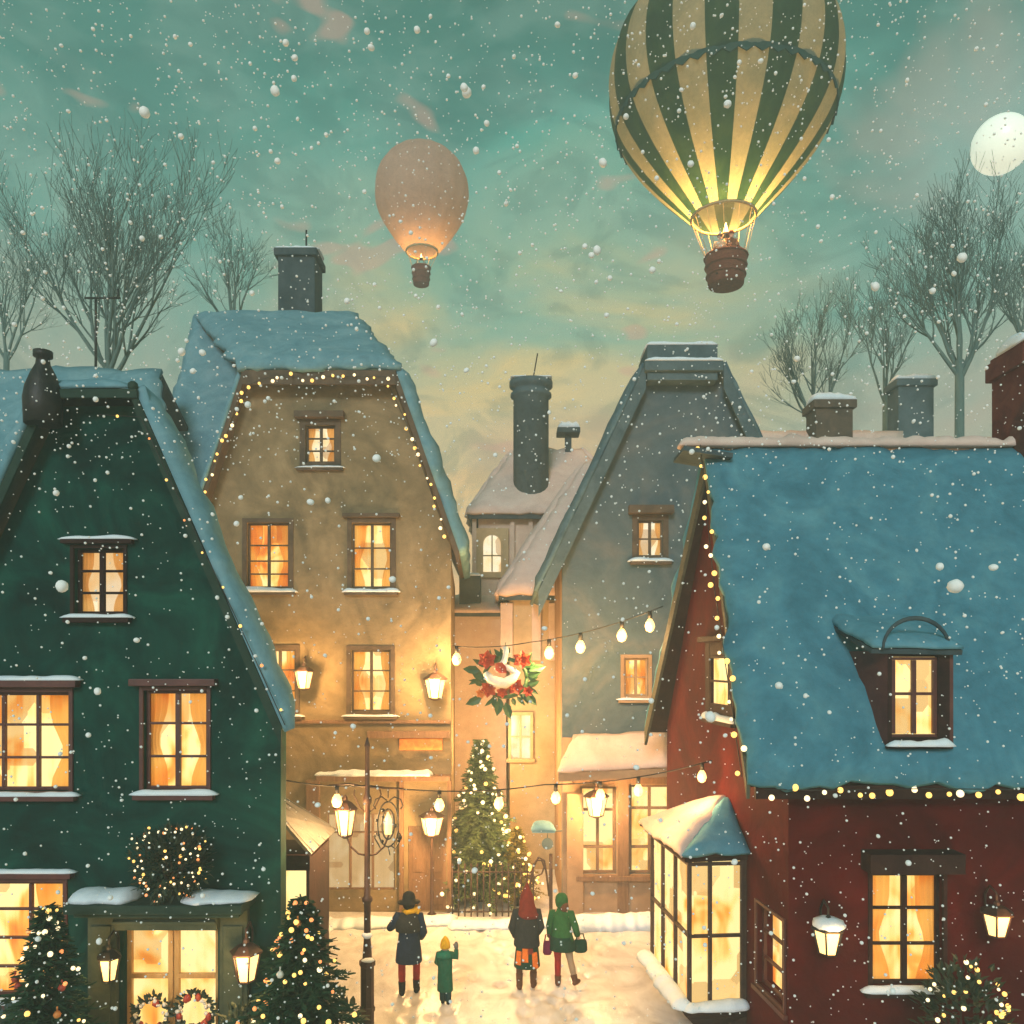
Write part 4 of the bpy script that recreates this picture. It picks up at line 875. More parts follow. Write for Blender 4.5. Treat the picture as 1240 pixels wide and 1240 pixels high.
def dress(tips, n, label, r, mats, base, seed=1):
    rng.seed(seed); pts = []
    vis = [q for q in tips if q[1].y < .35]
    for i in range(n):
        tip, u, h = rng.choice(vis); pts.append(tip + u * U(-.02, .03) + V((U(-.05, .05), U(-.05, 0), U(-.05, .05))))
    fairy(label, pts, r, mats)
b1_ = P(58, 0, 10.5); b1_.z = 0
tp1 = fir('decorated fir tree with pale lights left of the honey coloured door', b1_, P(0, 1102, 10.5).z, 1.05, 3, 300)
dress(tp1, 96, 'pale and gold fairy lights on the fir left of the door', .028, ('bulb_white', 'bulb_white', 'bulb_gold', 'bulb_red'), b1_, 5)
b2_ = P(365, 0, 10.8); b2_.z = 0
tp2 = fir('decorated fir tree at the right corner of the green house beside the lamp post', b2_, P(0, 1092, 10.8).z, 1.30, 4, 330, power=.85)
dress(tp2, 96, 'gold and pale fairy lights on the fir at the green house corner', .028, ('bulb_gold', 'bulb_gold', 'bulb_white', 'bulb_red'), b2_, 8)
def baubles(tips, n, label, grp, seed):
    rng.seed(seed); vis = [q for q in tips if q[1].y < .1]; base = bulb = None
    for i in range(n):
        tip, u, h = rng.choice(vis); p = tip + V((0, -.02, -.07)); m = MB(); r = .048
        m.lathe([(.004, r), (r * .6, r * .8), (r, 0), (r * .7, -r * .72), (.004, -r)], p, 10); m.tube([p + V((0, 0, r)), p + V((0, 0, r + .05))], .012, 5)
        single(m, 'bauble', rng.choice(('petal', 'petal', 'petal_orange', 'ribbon')), label, 'bauble', grp, p)
baubles(tp1, 9, 'small round bauble hanging on the fir left of the door', 'baubles on the left fir', 21)
baubles(tp2, 11, 'small round bauble hanging on the fir at the green house corner', 'baubles on the corner fir', 22)
b3_ = V((P(582, 0, 21.3).x, 21.3, 0))
tp3 = fir('tall bright Christmas tree behind the iron fence at the end of the street', b3_, P(0, 898, 21.3).z, 1.45, 9, 480, 'needle_mid', .95, .3)
tl_ = point(b3_ + V((.55, -.3, 1.9)), 200, .6); tl_.name = 'tree_glow'; tl2_ = point(b3_ + V((.35, .9, 4.0)), 650, .6); tl2_.name = 'tree_glow'  # fill lamps added by the tree to brighten the lane and far houses
dress(tp3, 100, 'warm fairy lights on the tall tree behind the fence', .042, ('bulb_white', 'bulb_gold', 'bulb_white'), b3_, 12)
b4_ = V((P(626, 0, 20.9).x, 20.9, 0))
tp4 = fir('small golden lit tree right of the tall Christmas tree', b4_, P(0, 1004, 20.9).z, .72, 13, 170, 'needle_gold', .8, .3)
dress(tp4, 50, 'gold fairy lights on the small golden tree', .038, ('bulb_gold', 'bulb_gold', 'bulb_white'), b4_, 14)
# shrubs and the clipped ball over the door
def shrub(name, label, cat, base, c0, rx, rz, n, mat, seed, Ls=(.10, .17), stems=5):
    rng.seed(seed); t = thing(name, label, cat, base); m = MB(); pts = []
    for i in range(n):
        v = V((rng.gauss(0, 1), rng.gauss(0, 1), rng.gauss(0, 1))).normalized(); q = U(.55, 1.06) * (1 + .18 * noise.noise(v * 2.3 + V((seed, 0, 0))))
        p = c0 + V((v.x * rx * q, v.y * rx * q, v.z * rz * q)); d = (v + V((U(-.7, .7), U(-.7, .7), U(-.5, .8)))).normalized(); leafshape(m, p, d, V((0, 0, 1)), U(*Ls), U(*Ls) * .5)
        if q > .9 and v.y < .3: pts.append(p + v * .03)
    m.build('foliage', mat, t)
    m = MB()
    for k in range(stems):
        a = 6.283 * k / stems; e = c0 + V((math.cos(a) * rx * .5, math.sin(a) * rx * .5, rz * .3)); m.tube([V(base), V(base).lerp(e, .5) + V((0, 0, .05)), e], [.03, .02, .008], 5)
    m.build('stems', 'bark_dark', t); return pts
c0 = P(208, 1043, 11.42)
pts = shrub('boxwood_ball', 'round clipped boxwood ball with lights on the canopy above the door', 'topiary', c0 + V((0, .1, -.50)), c0, .50, .47, 1100, 'leaf', 31, (.08, .13))
fairy('tiny mixed fairy lights on the boxwood ball above the door', rng.sample(pts, 85), .017, ('bulb_white', 'bulb_gold', 'bulb_white', 'bulb_red'))
c0 = P(1168, 1212, 10.9)
pts = shrub('leafy_shrub', 'dark leafy shrub with lights under the window of the red house', 'shrub', V((c0.x, c0.y, 0)), c0 + V((0, 0, -.35)), .52, .85, 700, 'leaf', 33, (.11, .19))
fairy('warm fairy lights on the shrub by the red house', rng.sample([p for p in pts if p.z > 1.1], 40), .026, ('bulb_white', 'bulb_gold', 'bulb_gold'))
c0 = P(412, 1222, 12.6)
shrub('garden_shrub', 'small dark bare shrub between the corner fir and the lamp post', 'shrub', V((c0.x, c0.y, 0)), c0 + V((0, 0, -.3)), .30, .5, 170, 'leaf', 35, (.12, .22), 8)
c0 = P(22, 1238, 10.9)
pts = shrub('low_shrub', 'low frosted shrub under the left ground floor window', 'shrub', V((c0.x, c0.y, 0)), c0 + V((0, 0, -.4)), .50, .62, 420, pmat('frosty_leaf', [(.03, .07, .075), (.06, .12, .12), (.14, .2, .2)], 3, .7, 0), 37, (.12, .2))
c0 = P(292, 1232, 10.9)
shrub('door_shrub', 'small pale flowering shrub at the foot of the right door lantern', 'shrub', V((c0.x, c0.y, 0)), c0 + V((0, 0, -.3)), .26, .45, 260, 'leaf', 39, (.09, .16))
for x, y, wd, lb in ((186, 1226, .24, 'small wreath of cones and white berries on the left door leaf'), (238, 1222, .27, 'fuller wreath of cones and white berries on the right door leaf')):
    c0 = P(x, y, 11.79 - .02); t = thing('door_wreath', lb, 'wreath', c0 + V((0, 0, -wd)), 'wreaths on the honey coloured door'); m = MB(); rng.seed(x)
    for k in range(120):
        a = U(0, 6.28); p = c0 + V((math.cos(a) * wd * U(.65, 1), U(-.09, 0), math.sin(a) * wd * U(.65, 1))); leafshape(m, p, V((math.cos(a + U(-1, 1)), U(-.5, 0), math.sin(a + U(-1, 1)))), V((0, -1, 0)), U(.07, .13), .05)
    for k in range(26): a = U(0, 6.28); b = MB(); b.ball(c0 + V((math.cos(a) * wd * U(.6, 1.05), U(-.13, -.06), math.sin(a) * wd * U(.6, 1.05))), U(.018, .034), 6, 4); b.build('berry', 'ribbon', t)
    for k in range(7): a = U(0, 6.28); cn = MB(); cn.lathe([(.01, -.06), (.045, -.03), (.035, .03), (.005, .06)], c0 + V((math.cos(a) * wd * .8, -.1, math.sin(a) * wd * .8)), 7); cn.build('cone', 'petal', t)
    m.build('leaves', 'leaf', t)

# ------------------------------------------------------------------ iron fence and arch in front of the tall tree
t = thing('iron_fence', 'low brown iron fence with upright bars in front of the tall Christmas tree', 'fence', (-.4, 20.0, 0)); Yf = 20.0
xa, xb = P(548, 0, Yf).x, P(646, 0, Yf).x; zt = P(0, 1050, Yf).z
for z_ in (.12, zt - .12): m = MB(); m.tube([(xa, Yf, z_), (xb, Yf, z_)], .02, 5); m.build('rail', 'rust', t)
m = MB(); m.tube([(0, 0, .0), (0, 0, zt)], .019, 5); m.lathe([(.02, zt), (.032, zt + .04), (.004, zt + .1)], (0, 0, 0), 6); bo = m.build('bar', 'rust', t); bo.location = V((xa, Yf, 0)) - ORG[t]
for k in range(1, 14):
    o = bo.copy(); col.objects.link(o); o.parent = t; o.location = V((xa + (xb - xa) * k / 13, Yf, 0)) - ORG[t]
for v in bo.data.vertices: v.co += ORG[t]
t = thing('garden_arch', 'curled iron arch with a tall post at the right end of the fence', 'arch', P(655, 1108, 19.95)); m = MB(); Ya = 19.95
m.tube([P(667, 1110, Ya), P(667, 1034, Ya)], .045, 6); m.build('post', 'rust', t); m = MB()
m.tube([P(641, 1106, Ya), P(642, 1070, Ya), P(646, 1048, Ya), P(652, 1038, Ya), P(659, 1042, Ya), P(662, 1060, Ya), P(665, 1085, Ya)], .03, 6)
m.tube([P(640, 1060, Ya), P(648, 1062, Ya), P(656, 1058, Ya), P(659, 1050, Ya), P(656, 1042, Ya), P(650, 1042, Ya), P(646, 1050, Ya)], .022, 6); m.build('scroll', 'rust', t)
# ------------------------------------------------------------------ fairy lights on eaves and verges
v = lambda *p: [P(*q) for q in p]
def string_on(label, path, n, r, mats=('bulb_gold', 'bulb_white', 'bulb_gold')):
    rng.seed(n + len(label)); fairy(label, [p + V((0, -.02, -r)) for p in along(path, n, .07)], r, mats, path, .008, 'fairy lights on the roof edges')
string_on('fairy lights round the clipped gable of the ochre house', v((238, 612, 19.9), (262, 555, 19.9), (300, 466, 19.9), (330, 455, 19.9), (466, 456, 19.9), (492, 512, 19.9), (520, 590, 19.9), (543, 655, 19.9)), 42, .036)
string_on('sparse fairy lights down the right verge of the dark green gable', v((120, 502, 11.35), (170, 505, 11.35), (235, 642, 11.35), (290, 757, 11.35), (345, 878, 11.35)), 9, .02, ('bulb_gold', 'bulb_red'))
string_on('fairy lights down the front verge of the red gable', [k0 + V((-.16, -.25, .10)), k0.lerp(e0, .5) + V((-.17, 0, .20)), e0 + V((-.12, -.1, .10))], 22, .036)
string_on('row of fairy lights under the long eave of the red house', v((926, 956, 11.3), (1000, 957, 11.3), (1120, 955, 11.3), (1240, 956, 11.3)), 15, .042)

# ------------------------------------------------------------------ bare trees
def bare_tree(label, base, forky, spread, Ht, seed, nmain, r0, kids=(6, 5, 4), lean=0, upc=.10):
    rng.seed(seed); t = thing('bare_tree', label, 'tree', base, 'bare trees behind the roofs'); fork = V((base.x + lean, base.y, forky))
    m = MB(); m.tube([base, base.lerp(fork, .5) + V((U(-.1, .1), 0, 0)), fork + V((0, 0, .1))], [r0 * 1.25, r0, r0 * .85], 9); m.build('trunk', 'bark', t)
    m = MB()
    def grow(p, d, Ln, r, lvl):
        n = 5 if lvl < 2 else 4; pts = [p]; dirs = [d]
        for i in range(n):
            d = (d + V((U(-.13, .13), U(-.13, .13), upc))).normalized(); pts.append(pts[-1] + d * (Ln / n)); dirs.append(d)
        m.tube(pts, [max(.0065, .8 * r * (1 - .74 * i / n)) for i in range(n + 1)], 6 if lvl < 1 else (4 if lvl < 2 else 3), cap=False)
        if lvl >= len(kids): return
        for k in range(kids[lvl]):
            s = U(.22, 1) * n; i = min(n - 1, int(s)); q = pts[i].lerp(pts[i + 1], s - i); dd = dirs[i + 1]
            ax = dd.orthogonal().normalized(); ax = Matrix.Rotation(U(0, 6.283), 3, dd) @ ax
            nd = Matrix.Rotation(R(U(16, 42)), 3, ax) @ dd
            grow(q, nd, Ln * U(.42, .68), r * (1 - .72 * s / n) * .66, lvl + 1)
    for k in range(nmain):
        f = (k + .5) / nmain * 2 - 1; a = f * spread + U(-.08, .08)
        d = V((math.sin(a), U(-.35, .35), math.cos(a))).normalized()
        grow(fork + V((0, 0, U(-.6, .1))), d, Ht * U(.52, .66) * (1 - .12 * abs(f)), r0 * .60, 0)
    m.build('branches', 'bark', t)
def tbase(px, D): return V(((px - 620) * D / 1000, D, 0))
bare_tree('large bare tree with a wide fan of branches behind the green house', tbase(132, 27), P(0, 452, 27).z, .80, 8.0, 41, 8, .17, (7, 6, 5), upc=.13)
bare_tree('smaller bare tree left of the tan house chimney', tbase(283, 33), P(0, 400, 33).z, .55, 5.6, 42, 6, .12, (5, 4, 4))
bare_tree('bare tree cut by the left edge of the picture', tbase(8, 36), P(0, 430, 36).z, .75, 7.0, 43, 5, .14, (5, 4, 4))
bare_tree('tall bare tree below the moon behind the red house', tbase(1162, 28), P(0, 440, 28).z, .62, 6.5, 44, 8, .17, (7, 6, 5), upc=.12)
bare_tree('short wide bare tree behind the slate house and squat brown chimney', tbase(985, 31), P(0, 505, 31).z, .80, 5.0, 45, 7, .13, (6, 5, 4))
bare_tree('thin bare tree at the right edge above the brick chimney', tbase(1250, 34), P(0, 440, 34).z, .6, 6.6, 46, 5, .15, (7, 5, 4))
bare_tree('slender bare tree between the two distant chimneys', tbase(1072, 36), P(0, 480, 36).z, .55, 6.2, 47, 5, .13, (7, 5, 4))

# ------------------------------------------------------------------ hot air balloons
def balloon(name, label, c, S, prof, ngore, mats, basket, ropes=10, power=0, col_=(1, .46, .12)):
    """prof: (radius, height) from mouth to crown in metres about c (mouth centre)"""
    t = thing(name, label, 'hot air balloon', basket[0] + V((0, 0, -basket[2])))
    m = MB(); sub = 5; n = ngore * sub
    P2 = []
    for i in range(len(prof) - 1):
        for k in range(3):
            f = k / 3; P2.append((prof[i][0] * (1 - f) + prof[i + 1][0] * f, prof[i][1] * (1 - f) + prof[i + 1][1] * f))
    P2.append(prof[-1])
    for _ in range(2): P2 = [P2[0]] + [((P2[i - 1][0] + 2 * P2[i][0] + P2[i + 1][0]) / 4, (P2[i - 1][1] + 2 * P2[i][1] + P2[i + 1][1]) / 4) for i in range(1, len(P2) - 1)] + [P2[-1]]
    vs = []
    for r, z_ in P2:
        for j in range(n):
            a = 6.28319 * j / n - math.pi / 2 - math.pi / ngore; b = 1 + .022 * math.sin(math.pi * (j % sub) / sub)
            vs.append(c + V((r * b * math.cos(a), r * b * math.sin(a), z_)))
    K = len(P2)
    for i in range(K - 1):
        for j in range(n): m.add([], [])
    m.v = vs
    for i in range(K - 1):
        for j in range(n):
            m.f.append([i * n + j, i * n + (j + 1) % n, (i + 1) * n + (j + 1) % n, (i + 1) * n + j]); m.m.append((j // sub) % 2 if len(mats) > 1 else 0); m.s.append(True)
    m.f.append(list(range((K - 1) * n, K * n))); m.m.append(0); m.s.append(True)
    env = m.build('envelope', mats, t)
    m = MB(); r = prof[0][0]; m.tube([c + V((r * math.cos(a), r * math.sin(a), 0)) for a in [6.28319 * k / 32 for k in range(33)]], S * .035, 6); m.build('mouth_rim', 'rope', env)
    bc, bw, bh_ = basket; q = bw / 2
    m = MB(); m.lathe([(q * .80, -bh_), (q * .84, -bh_ * .96), (q * .92, -bh_ * .45), (q, -.06), (q * .9, -.06), (q * .85, -bh_ * .72)], bc, 20); b = m.build('basket', 'wicker', t)
    m = MB()
    for z_, rr_ in ((0, 1.0), (-bh_ * .32, .955), (-bh_ * .64, .90)): m.tube([bc + V((q * rr_ * math.cos(a), q * rr_ * math.sin(a), z_ - .03)) for a in [6.28319 * k / 24 for k in range(25)]], q * .06, 6)
    m.build('basket_rim', 'wicker', b)
    m = MB()
    for k in range(ropes): a = 6.28319 * (k + .5) / ropes; m.tube([bc + V((q * .95 * math.cos(a), q * .95 * math.sin(a), -.02)), c + V((r * math.cos(a), r * math.sin(a), 0))], S * .008, 4)
    m.build('ropes', 'rope', t)
    m = MB(); fz = (c - bc).z; m.lathe([(q * .10, fz * .60), (q * .13, fz * .66), (q * .08, fz * .76), (.01, fz * .88)], bc, 8); m.build('flame', 'flame', t)
    m = MB(); m.lathe([(q * .16, fz * .50), (q * .2, fz * .54), (q * .2, fz * .60), (q * .14, fz * .62)], bc, 8)
    for k in range(4): a = 6.28319 * (k + .5) / 4; m.tube([bc + V((q * .15 * math.cos(a), q * .15 * math.sin(a), fz * .56)), bc + V((q * .9 * math.cos(a), q * .9 * math.sin(a), 0))], q * .03, 4)
    m.build('burner', 'iron', t)
    if power: 
        o = point(c, power, S * .25, col_); o.parent = t; o.location = c + V((0, 0, prof[-1][1] * .09)) - ORG[t]
    return t
def fabric(name, cols, tr=.5):
    m = pmat(name, cols, .8, .7, .1); nt = m.node_tree; b = nt.nodes['Principled BSDF']; L = nt.links; out = [n for n in nt.nodes if n.type == 'OUTPUT_MATERIAL'][0]
    tl = nt.nodes.new('ShaderNodeBsdfTranslucent'); mx = nt.nodes.new('ShaderNodeMixShader'); mx.inputs[0].default_value = tr
    L.new(b.inputs['Base Color'].links[0].from_socket, tl.inputs[0]); L.new(b.outputs[0], mx.inputs[1]); L.new(tl.outputs[0], mx.inputs[2]); L.new(mx.outputs[0], out.inputs[0]); M[name] = m; return name
fabric('pale_balloon_cloth', [(.21, .26, .20), (.26, .30, .225), (.31, .34, .25)]); fabric('green_balloon_cloth', [(.014, .046, .027), (.021, .062, .034), (.034, .084, .043)], .45); fabric('pink_balloon_cloth', [(.46, .36, .30), (.51, .40, .33), (.56, .44, .36)])
DBL = 33.0; k_ = .955 * DBL / 1000; mc = P(876, 264, DBL)
prof = [(40, 0), (57, 18), (82, 44), (107, 74), (128, 106), (139, 136), (143, 170), (139, 204), (128, 234), (106, 262), (72, 283), (30, 294), (4, 296)]
bb = P(879, 311, DBL)
BL = balloon('striped_balloon', 'big green and cream striped hot air balloon glowing from below, with a wicker basket', mc, 1.6, [(r * k_, z_ * k_) for r, z_ in prof], 24, ['pale_balloon_cloth', 'green_balloon_cloth'], (bb, 53 * k_, 37 * k_), 12, 2600)
m = MB(); rr = 132.5 * k_ * 1.02; zc = 120 * k_          # scalloped band round the widest part
for k in range(48):
    a = 6.28319 * k / 48; a2 = 6.28319 * (k + 1) / 48; am = (a + a2) / 2
    q = lambda a_, z_, e=1.008: mc + V((rr * e * math.cos(a_), rr * e * math.sin(a_), zc + z_))
    m.add([q(a, .09), q(a2, .09), q(a2, -.06), q(am, -.24), q(a, -.06), q(a, .09, .998), q(a2, .09, .998), q(a2, -.06, .998), q(am, -.24, .998), q(a, -.06, .998)], [(0, 1, 2, 3, 4), (9, 8, 7, 6, 5), (2, 7, 8, 3), (3, 8, 9, 4)])
m.build('scalloped_band', fabric('band_cloth', [(.02, .06, .05), (.03, .075, .06), (.04, .09, .07)], .2), [c for c in BL.children if c.name.startswith('envelope')][0])
DS = 52.0; k_ = DS / 1000; mc = P(511, 305, DS); bb = P(510, 324, DS)
prof2 = [(19, 0), (26, 8), (36, 21), (47, 38), (54, 54), (56, 70), (54, 88), (47, 103), (36, 115), (20, 123), (3, 125)]
balloon('plain_balloon', 'small plain peach hot air balloon drifting far off over the roofs', mc, 1.8, [(r * k_, z_ * k_) for r, z_ in prof2], 16, ['pink_balloon_cloth'], (bb, 23 * k_, 21 * k_), 8, 330)

# ------------------------------------------------------------------ people
def skinned(name, chains, mat, parent, sub=2):
    """chains: list of [(co, radius)...] sharing joints by position -> one continuous skinned surface"""
    idx = {}; vs = []; rad = []; es = []
    for ch in chains:
        pr = None
        for co, r in ch:
            k = tuple(round(x, 4) for x in co)
            if k not in idx: idx[k] = len(vs); vs.append(co); rad.append(r if hasattr(r, '__len__') else (r, r))
            if pr is not None: es.append((pr, idx[k]))
            pr = idx[k]
    me = bpy.data.meshes.new(name); me.from_pydata(vs, es, []); o = bpy.data.objects.new(name, me); col.objects.link(o)
    md = o.modifiers.new('skin', 'SKIN'); md.use_smooth_shade = True
    sv = me.skin_vertices[0].data
    for i, r in enumerate(rad): sv[i].radius = r; sv[i].use_root = (i == 0)
    ss = o.modifiers.new('sub', 'SUBSURF'); ss.levels = ss.render_levels = sub
    dg = bpy.context.evaluated_depsgraph_get(); dg.update()
    nm = bpy.data.meshes.new_from_object(o.evaluated_get(dg)); bpy.data.objects.remove(o); nm.name = name
    nm.materials.clear(); nm.materials.append(M[mat] if isinstance(mat, str) else mat)
    for p in nm.polygons: p.use_smooth = True
    o = bpy.data.objects.new(name, nm); col.objects.link(o); o.parent = parent; ORG[o] = V((0, 0, 0)); return o
def cmat(n, c): M[n] = pmat(n, [tuple(x * .75 for x in c), c, tuple(min(1, x * 1.25) for x in c)], 5, .85, .6, 14, fine=.3); return n
def lp(mb, name, mat, parent):                             # parts in the figure's own space
    o = ORG[parent]; mb.v = [p + o for p in mb.v]; return mb.build(name, mat, parent)
def loft(mb, rings, n=18, fold=0, seed=0):
    """rings: (cx, cy, z, rx, ry)"""
    vs = []
    for i, (cx, cy, z_, rx, ry) in enumerate(rings):
        for j in range(n):
            a = 6.28319 * j / n; f = 1 + fold * (i / len(rings)) * math.sin(a * 5 + seed)
            vs.append(V((cx + rx * f * math.cos(a), cy + ry * f * math.sin(a), z_)))
    K = len(rings)
    mb.add(vs, [(i * n + j, i * n + (j + 1) % n, (i + 1) * n + (j + 1) % n, (i + 1) * n + j) for i in range(K - 1) for j in range(n)] + [tuple(range(n)), tuple(range((K - 1) * n, K * n))], 0, True)
def hand(wr, d, side, s):
    """palm with four unequal curled fingers and a thumb, as chains rooted at the wrist"""
    d = d.normalized(); n = d.cross(side).normalized(); p = wr + d * .055 * s; ch = [[(wr, .026 * s), (p, (.036 * s, .018 * s))]]
    for k, ln in enumerate((.068, .078, .072, .056)):
        b = p + d * .035 * s + side * (k - 1.5) * .019 * s; m_ = b + d * ln * .5 * s - n * .006 * s; e = m_ + (d - n * .7).normalized() * ln * .5 * s
        ch.append([(p, (.036 * s, .018 * s)), (b, .0095 * s), (m_, .0088 * s), (e, .0075 * s)])
    tb = wr + d * .03 * s - side * .032 * s; ch.append([(wr, .026 * s), (tb, .012 * s), (tb + (d * .8 - side * .6).normalized() * .035 * s, .010 * s), (tb + (d - side * .35).normalized() * .062 * s, .008 * s)])
    return ch
def person(label, base, h, yaw, legs, arms, glove=None, bodymat='skin', headturn=0, group=None, tilt=0):
    """legs/arms: per side lists of joints in a 1.75 m figure that faces +Y"""
    t = thing('person', label, 'person', base, group); t.rotation_euler = (tilt, 0, yaw); t.scale = (h / 1.75,) * 3
    ch = [[(V((0, 0, .95)), (.145, .115)), (V((0, 0, 1.10)), (.125, .10)), (V((0, 0, 1.28)), (.150, .105)), (V((0, 0, 1.40)), (.135, .09)), (V((0, .01, 1.49)), .058), (V((0, .025, 1.55)), .075), (V((0, .02, 1.64)), (.082, .098)), (V((0, .01, 1.72)), .062)]]
    ch.append([(V((0, .025, 1.55)), .075), (V((0, .118, 1.585)), .016)])                              # nose
    for s_ in (-1, 1): ch.append([(V((0, .02, 1.64)), (.082, .098)), (V((s_ * .095, .005, 1.61)), .014)])  # ears
    for s_, l in zip((-1, 1), legs): ch.append([(V((0, 0, .95)), (.145, .115)), (V(l[0]), .098), (V(l[0]).lerp(V(l[1]), .5), .078), (V(l[1]), .056), (V(l[1]).lerp(V(l[2]), .35), .058), (V(l[2]), .037), (V(l[3]), .034)])
    for s_, a in zip((-1, 1), arms):
        A_ = [V(x) for x in a]; ch.append([(V((0, 0, 1.40)), (.135, .09)), (A_[0], .062), (A_[0].lerp(A_[1], .5), .05), (A_[1], .041), (A_[1].lerp(A_[2], .4), .039), (A_[2], .026)])
        d = (A_[2] - A_[1]).normalized(); side = d.orthogonal().normalized(); ch += hand(A_[2], d, side, 1)
    skinned('body', ch, bodymat, t)
    for s_ in (-1, 1): m = MB(); m.ball((s_ * .032, .108, 1.625), .011, 6, 5); lp(m, 'eye', 'iron', t)
    return t
def sleeves(mb, arms, r=.075):
    for a in arms:
        A_ = [V(x) for x in a]; w_ = A_[1].lerp(A_[2], .93)
        mb.tube([V((A_[0].x * .55, A_[0].y, 1.415)), A_[0] + V((0, 0, .01)), A_[0].lerp(A_[1], .55), A_[1], A_[1].lerp(w_, .5), w_], [r * .8, r * 1.12, r * .98, r * .9, r * .82, r * .78], 10)
def boots(t, legs, mat, top=.30, r=.062, name='boot'):
    for l in legs:
        k, a, f = V(l[1]), V(l[2]), V(l[3]); m = MB(); s = a + (k - a).normalized() * top; d = (f - a); d.z = 0; d = d.normalized() if d.length > .01 else V((0, 1, 0))
        m.tube([s, a.lerp(s, .5), a + V((0, 0, .01)), a + d * .05 + V((0, 0, -.045)), a + d * .13 + V((0, 0, -.06)), a + d * .19 + V((0, 0, -.068))], [r * 1.08, r, r * .95, r * .95, r * .8, r * .5], 10)
        m.ball(a + V((0, -.025, -.045)), .05, 8, 5); lp(m, name, mat, t)
def socks(t, legs, mat, name='stocking', r=(.088, .066, .066, .048)):
    for l in legs:
        h_, k, a = V(l[0]), V(l[1]), V(l[2]); m = MB(); m.tube([h_.lerp(k, .45), k, k.lerp(a, .35), a], r, 10); lp(m, name, mat, t)
def gnd(px, py): D = H * 1000 / (py - 800); return V(((px - 620) * D / 1000, D, .02))
LEG = lambda s, fy=0, by=0, w=.10: [(s * .09, 0, .90), (s * (w + .005), fy * .55 + .02, .50), (s * w, fy, .085 + by), (s * (w + .015), fy + .13, .03 + by)]
# man in the black hat
cmat('navy_coat', (.010, .024, .055)); cmat('charcoal_cloth', (.025, .028, .030)); cmat('black_felt', (.012, .014, .015)); cmat('red_wool', (.32, .018, .015)); cmat('yellow_wool', (.62, .36, .02)); cmat('bottle_green_cloth', (.012, .10, .06)); cmat('dark_teal_cloth', (.015, .05, .055)); cmat('wine_red_wool', (.17, .025, .018)); cmat('orange_cloth', (.72, .17, .025)); cmat('brown_cloth', (.13, .055, .03)); cmat('leaf_green_cloth', (.025, .11, .035)); cmat('beige_wool', (.36, .25, .16)); cmat('dark_green_cloth', (.010, .045, .028)); cmat('plum_cloth', (.16, .015, .055)); cmat('cream_cloth', (.55, .42, .28)); cmat('grey_wool', (.16, .15, .14))
lg = [LEG(-1, .0, w=.12), LEG(1, .12, w=.13)]
am = [[(-.185, 0, 1.41), (-.33, .05, 1.20), (-.16, .20, 1.27)], [(.185, 0, 1.41), (.265, -.03, 1.13), (.21, .16, .98)]]
t = person('person in a black hat, long navy coat, red stockings and yellow scarf', gnd(495, 1206), 1.80, R(4), lg, am)
m = MB(); loft(m, [(0, 0, .60, .235, .19), (0, 0, .62, .24, .195), (0, 0, .80, .225, .175), (0, 0, 1.0, .195, .15), (0, 0, 1.12, .185, .145), (0, 0, 1.3, .215, .15), (0, 0, 1.41, .20, .125), (0, 0, 1.47, .10, .09), (0, .005, 1.50, .075, .075)], 20, .05, 1); sleeves(m, am, .08); lp(m, 'coat', 'navy_coat', t)
m = MB(); loft(m, [(0, -.01, 1.16, .235, .17), (0, -.01, 1.30, .238, .172), (0, 0, 1.43, .20, .14), (0, 0, 1.49, .10, .095)], 20, .03, 2); lp(m, 'cape', 'charcoal_cloth', t)
socks(t, lg, 'red_wool'); boots(t, lg, 'black_felt', .16)
m = MB(); m.lathe([(.115, 1.665), (.20, 1.655), (.205, 1.67), (.12, 1.69), (.115, 1.76), (.095, 1.82), (.05, 1.85), (.01, 1.85)], (0, .02, 0), 18); lp(m, 'hat', 'black_felt', t)
m = MB(); m.ball((0, -.01, 1.63), .108, 12, 8, sq=(1, 1.02, 1.0)); lp(m, 'hair', 'black_felt', t)
m = MB(); m.tube([V((-.10, .05, 1.50)), V((-.02, -.10, 1.51)), V((.09, -.07, 1.53)), V((.14, .02, 1.56)), V((.17, -.02, 1.53)), V((.15, -.06, 1.47))], [.04, .045, .05, .06, .05, .03], 8); lp(m, 'scarf', 'yellow_wool', t)
# child
lg = [LEG(-1, .05, w=.075), LEG(1, .0, w=.085)]
am = [[(-.17, 0, 1.38), (-.24, .04, 1.14), (-.17, .18, 1.02)], [(.17, 0, 1.38), (.31, .04, 1.28), (.30, .08, 1.52)]]
t = person('small child in a yellow hat and green hooded coat, one mittened hand raised', gnd(539, 1217), 1.13, R(-6), lg, am)
m = MB(); loft(m, [(0, 0, .38, .22, .19), (0, 0, .40, .225, .195), (0, 0, .7, .215, .18), (0, 0, 1.0, .20, .17), (0, 0, 1.28, .205, .155), (0, 0, 1.42, .16, .125), (0, .005, 1.49, .08, .08)], 18, .04, 3); sleeves(m, am, .085); lp(m, 'coat', 'bottle_green_cloth', t)
m = MB(); loft(m, [(-.02, -.04, 1.30, .19, .14), (-.02, -.05, 1.37, .215, .16), (-.02, -.04, 1.45, .18, .14), (0, 0, 1.50, .10, .10)], 16, .04, 1); lp(m, 'hood', cmat('teal_green_cloth', (.012, .15, .10)), t)
socks(t, lg, 'dark_teal_cloth', 'trouser_leg', (.11, .10, .092, .085)); boots(t, lg, 'black_felt', .12)
m = MB(); m.lathe([(.135, 1.56), (.142, 1.60), (.14, 1.66), (.115, 1.76), (.06, 1.85), (.012, 1.90)], (0, .01, 0), 14); lp(m, 'hat', 'yellow_wool', t)
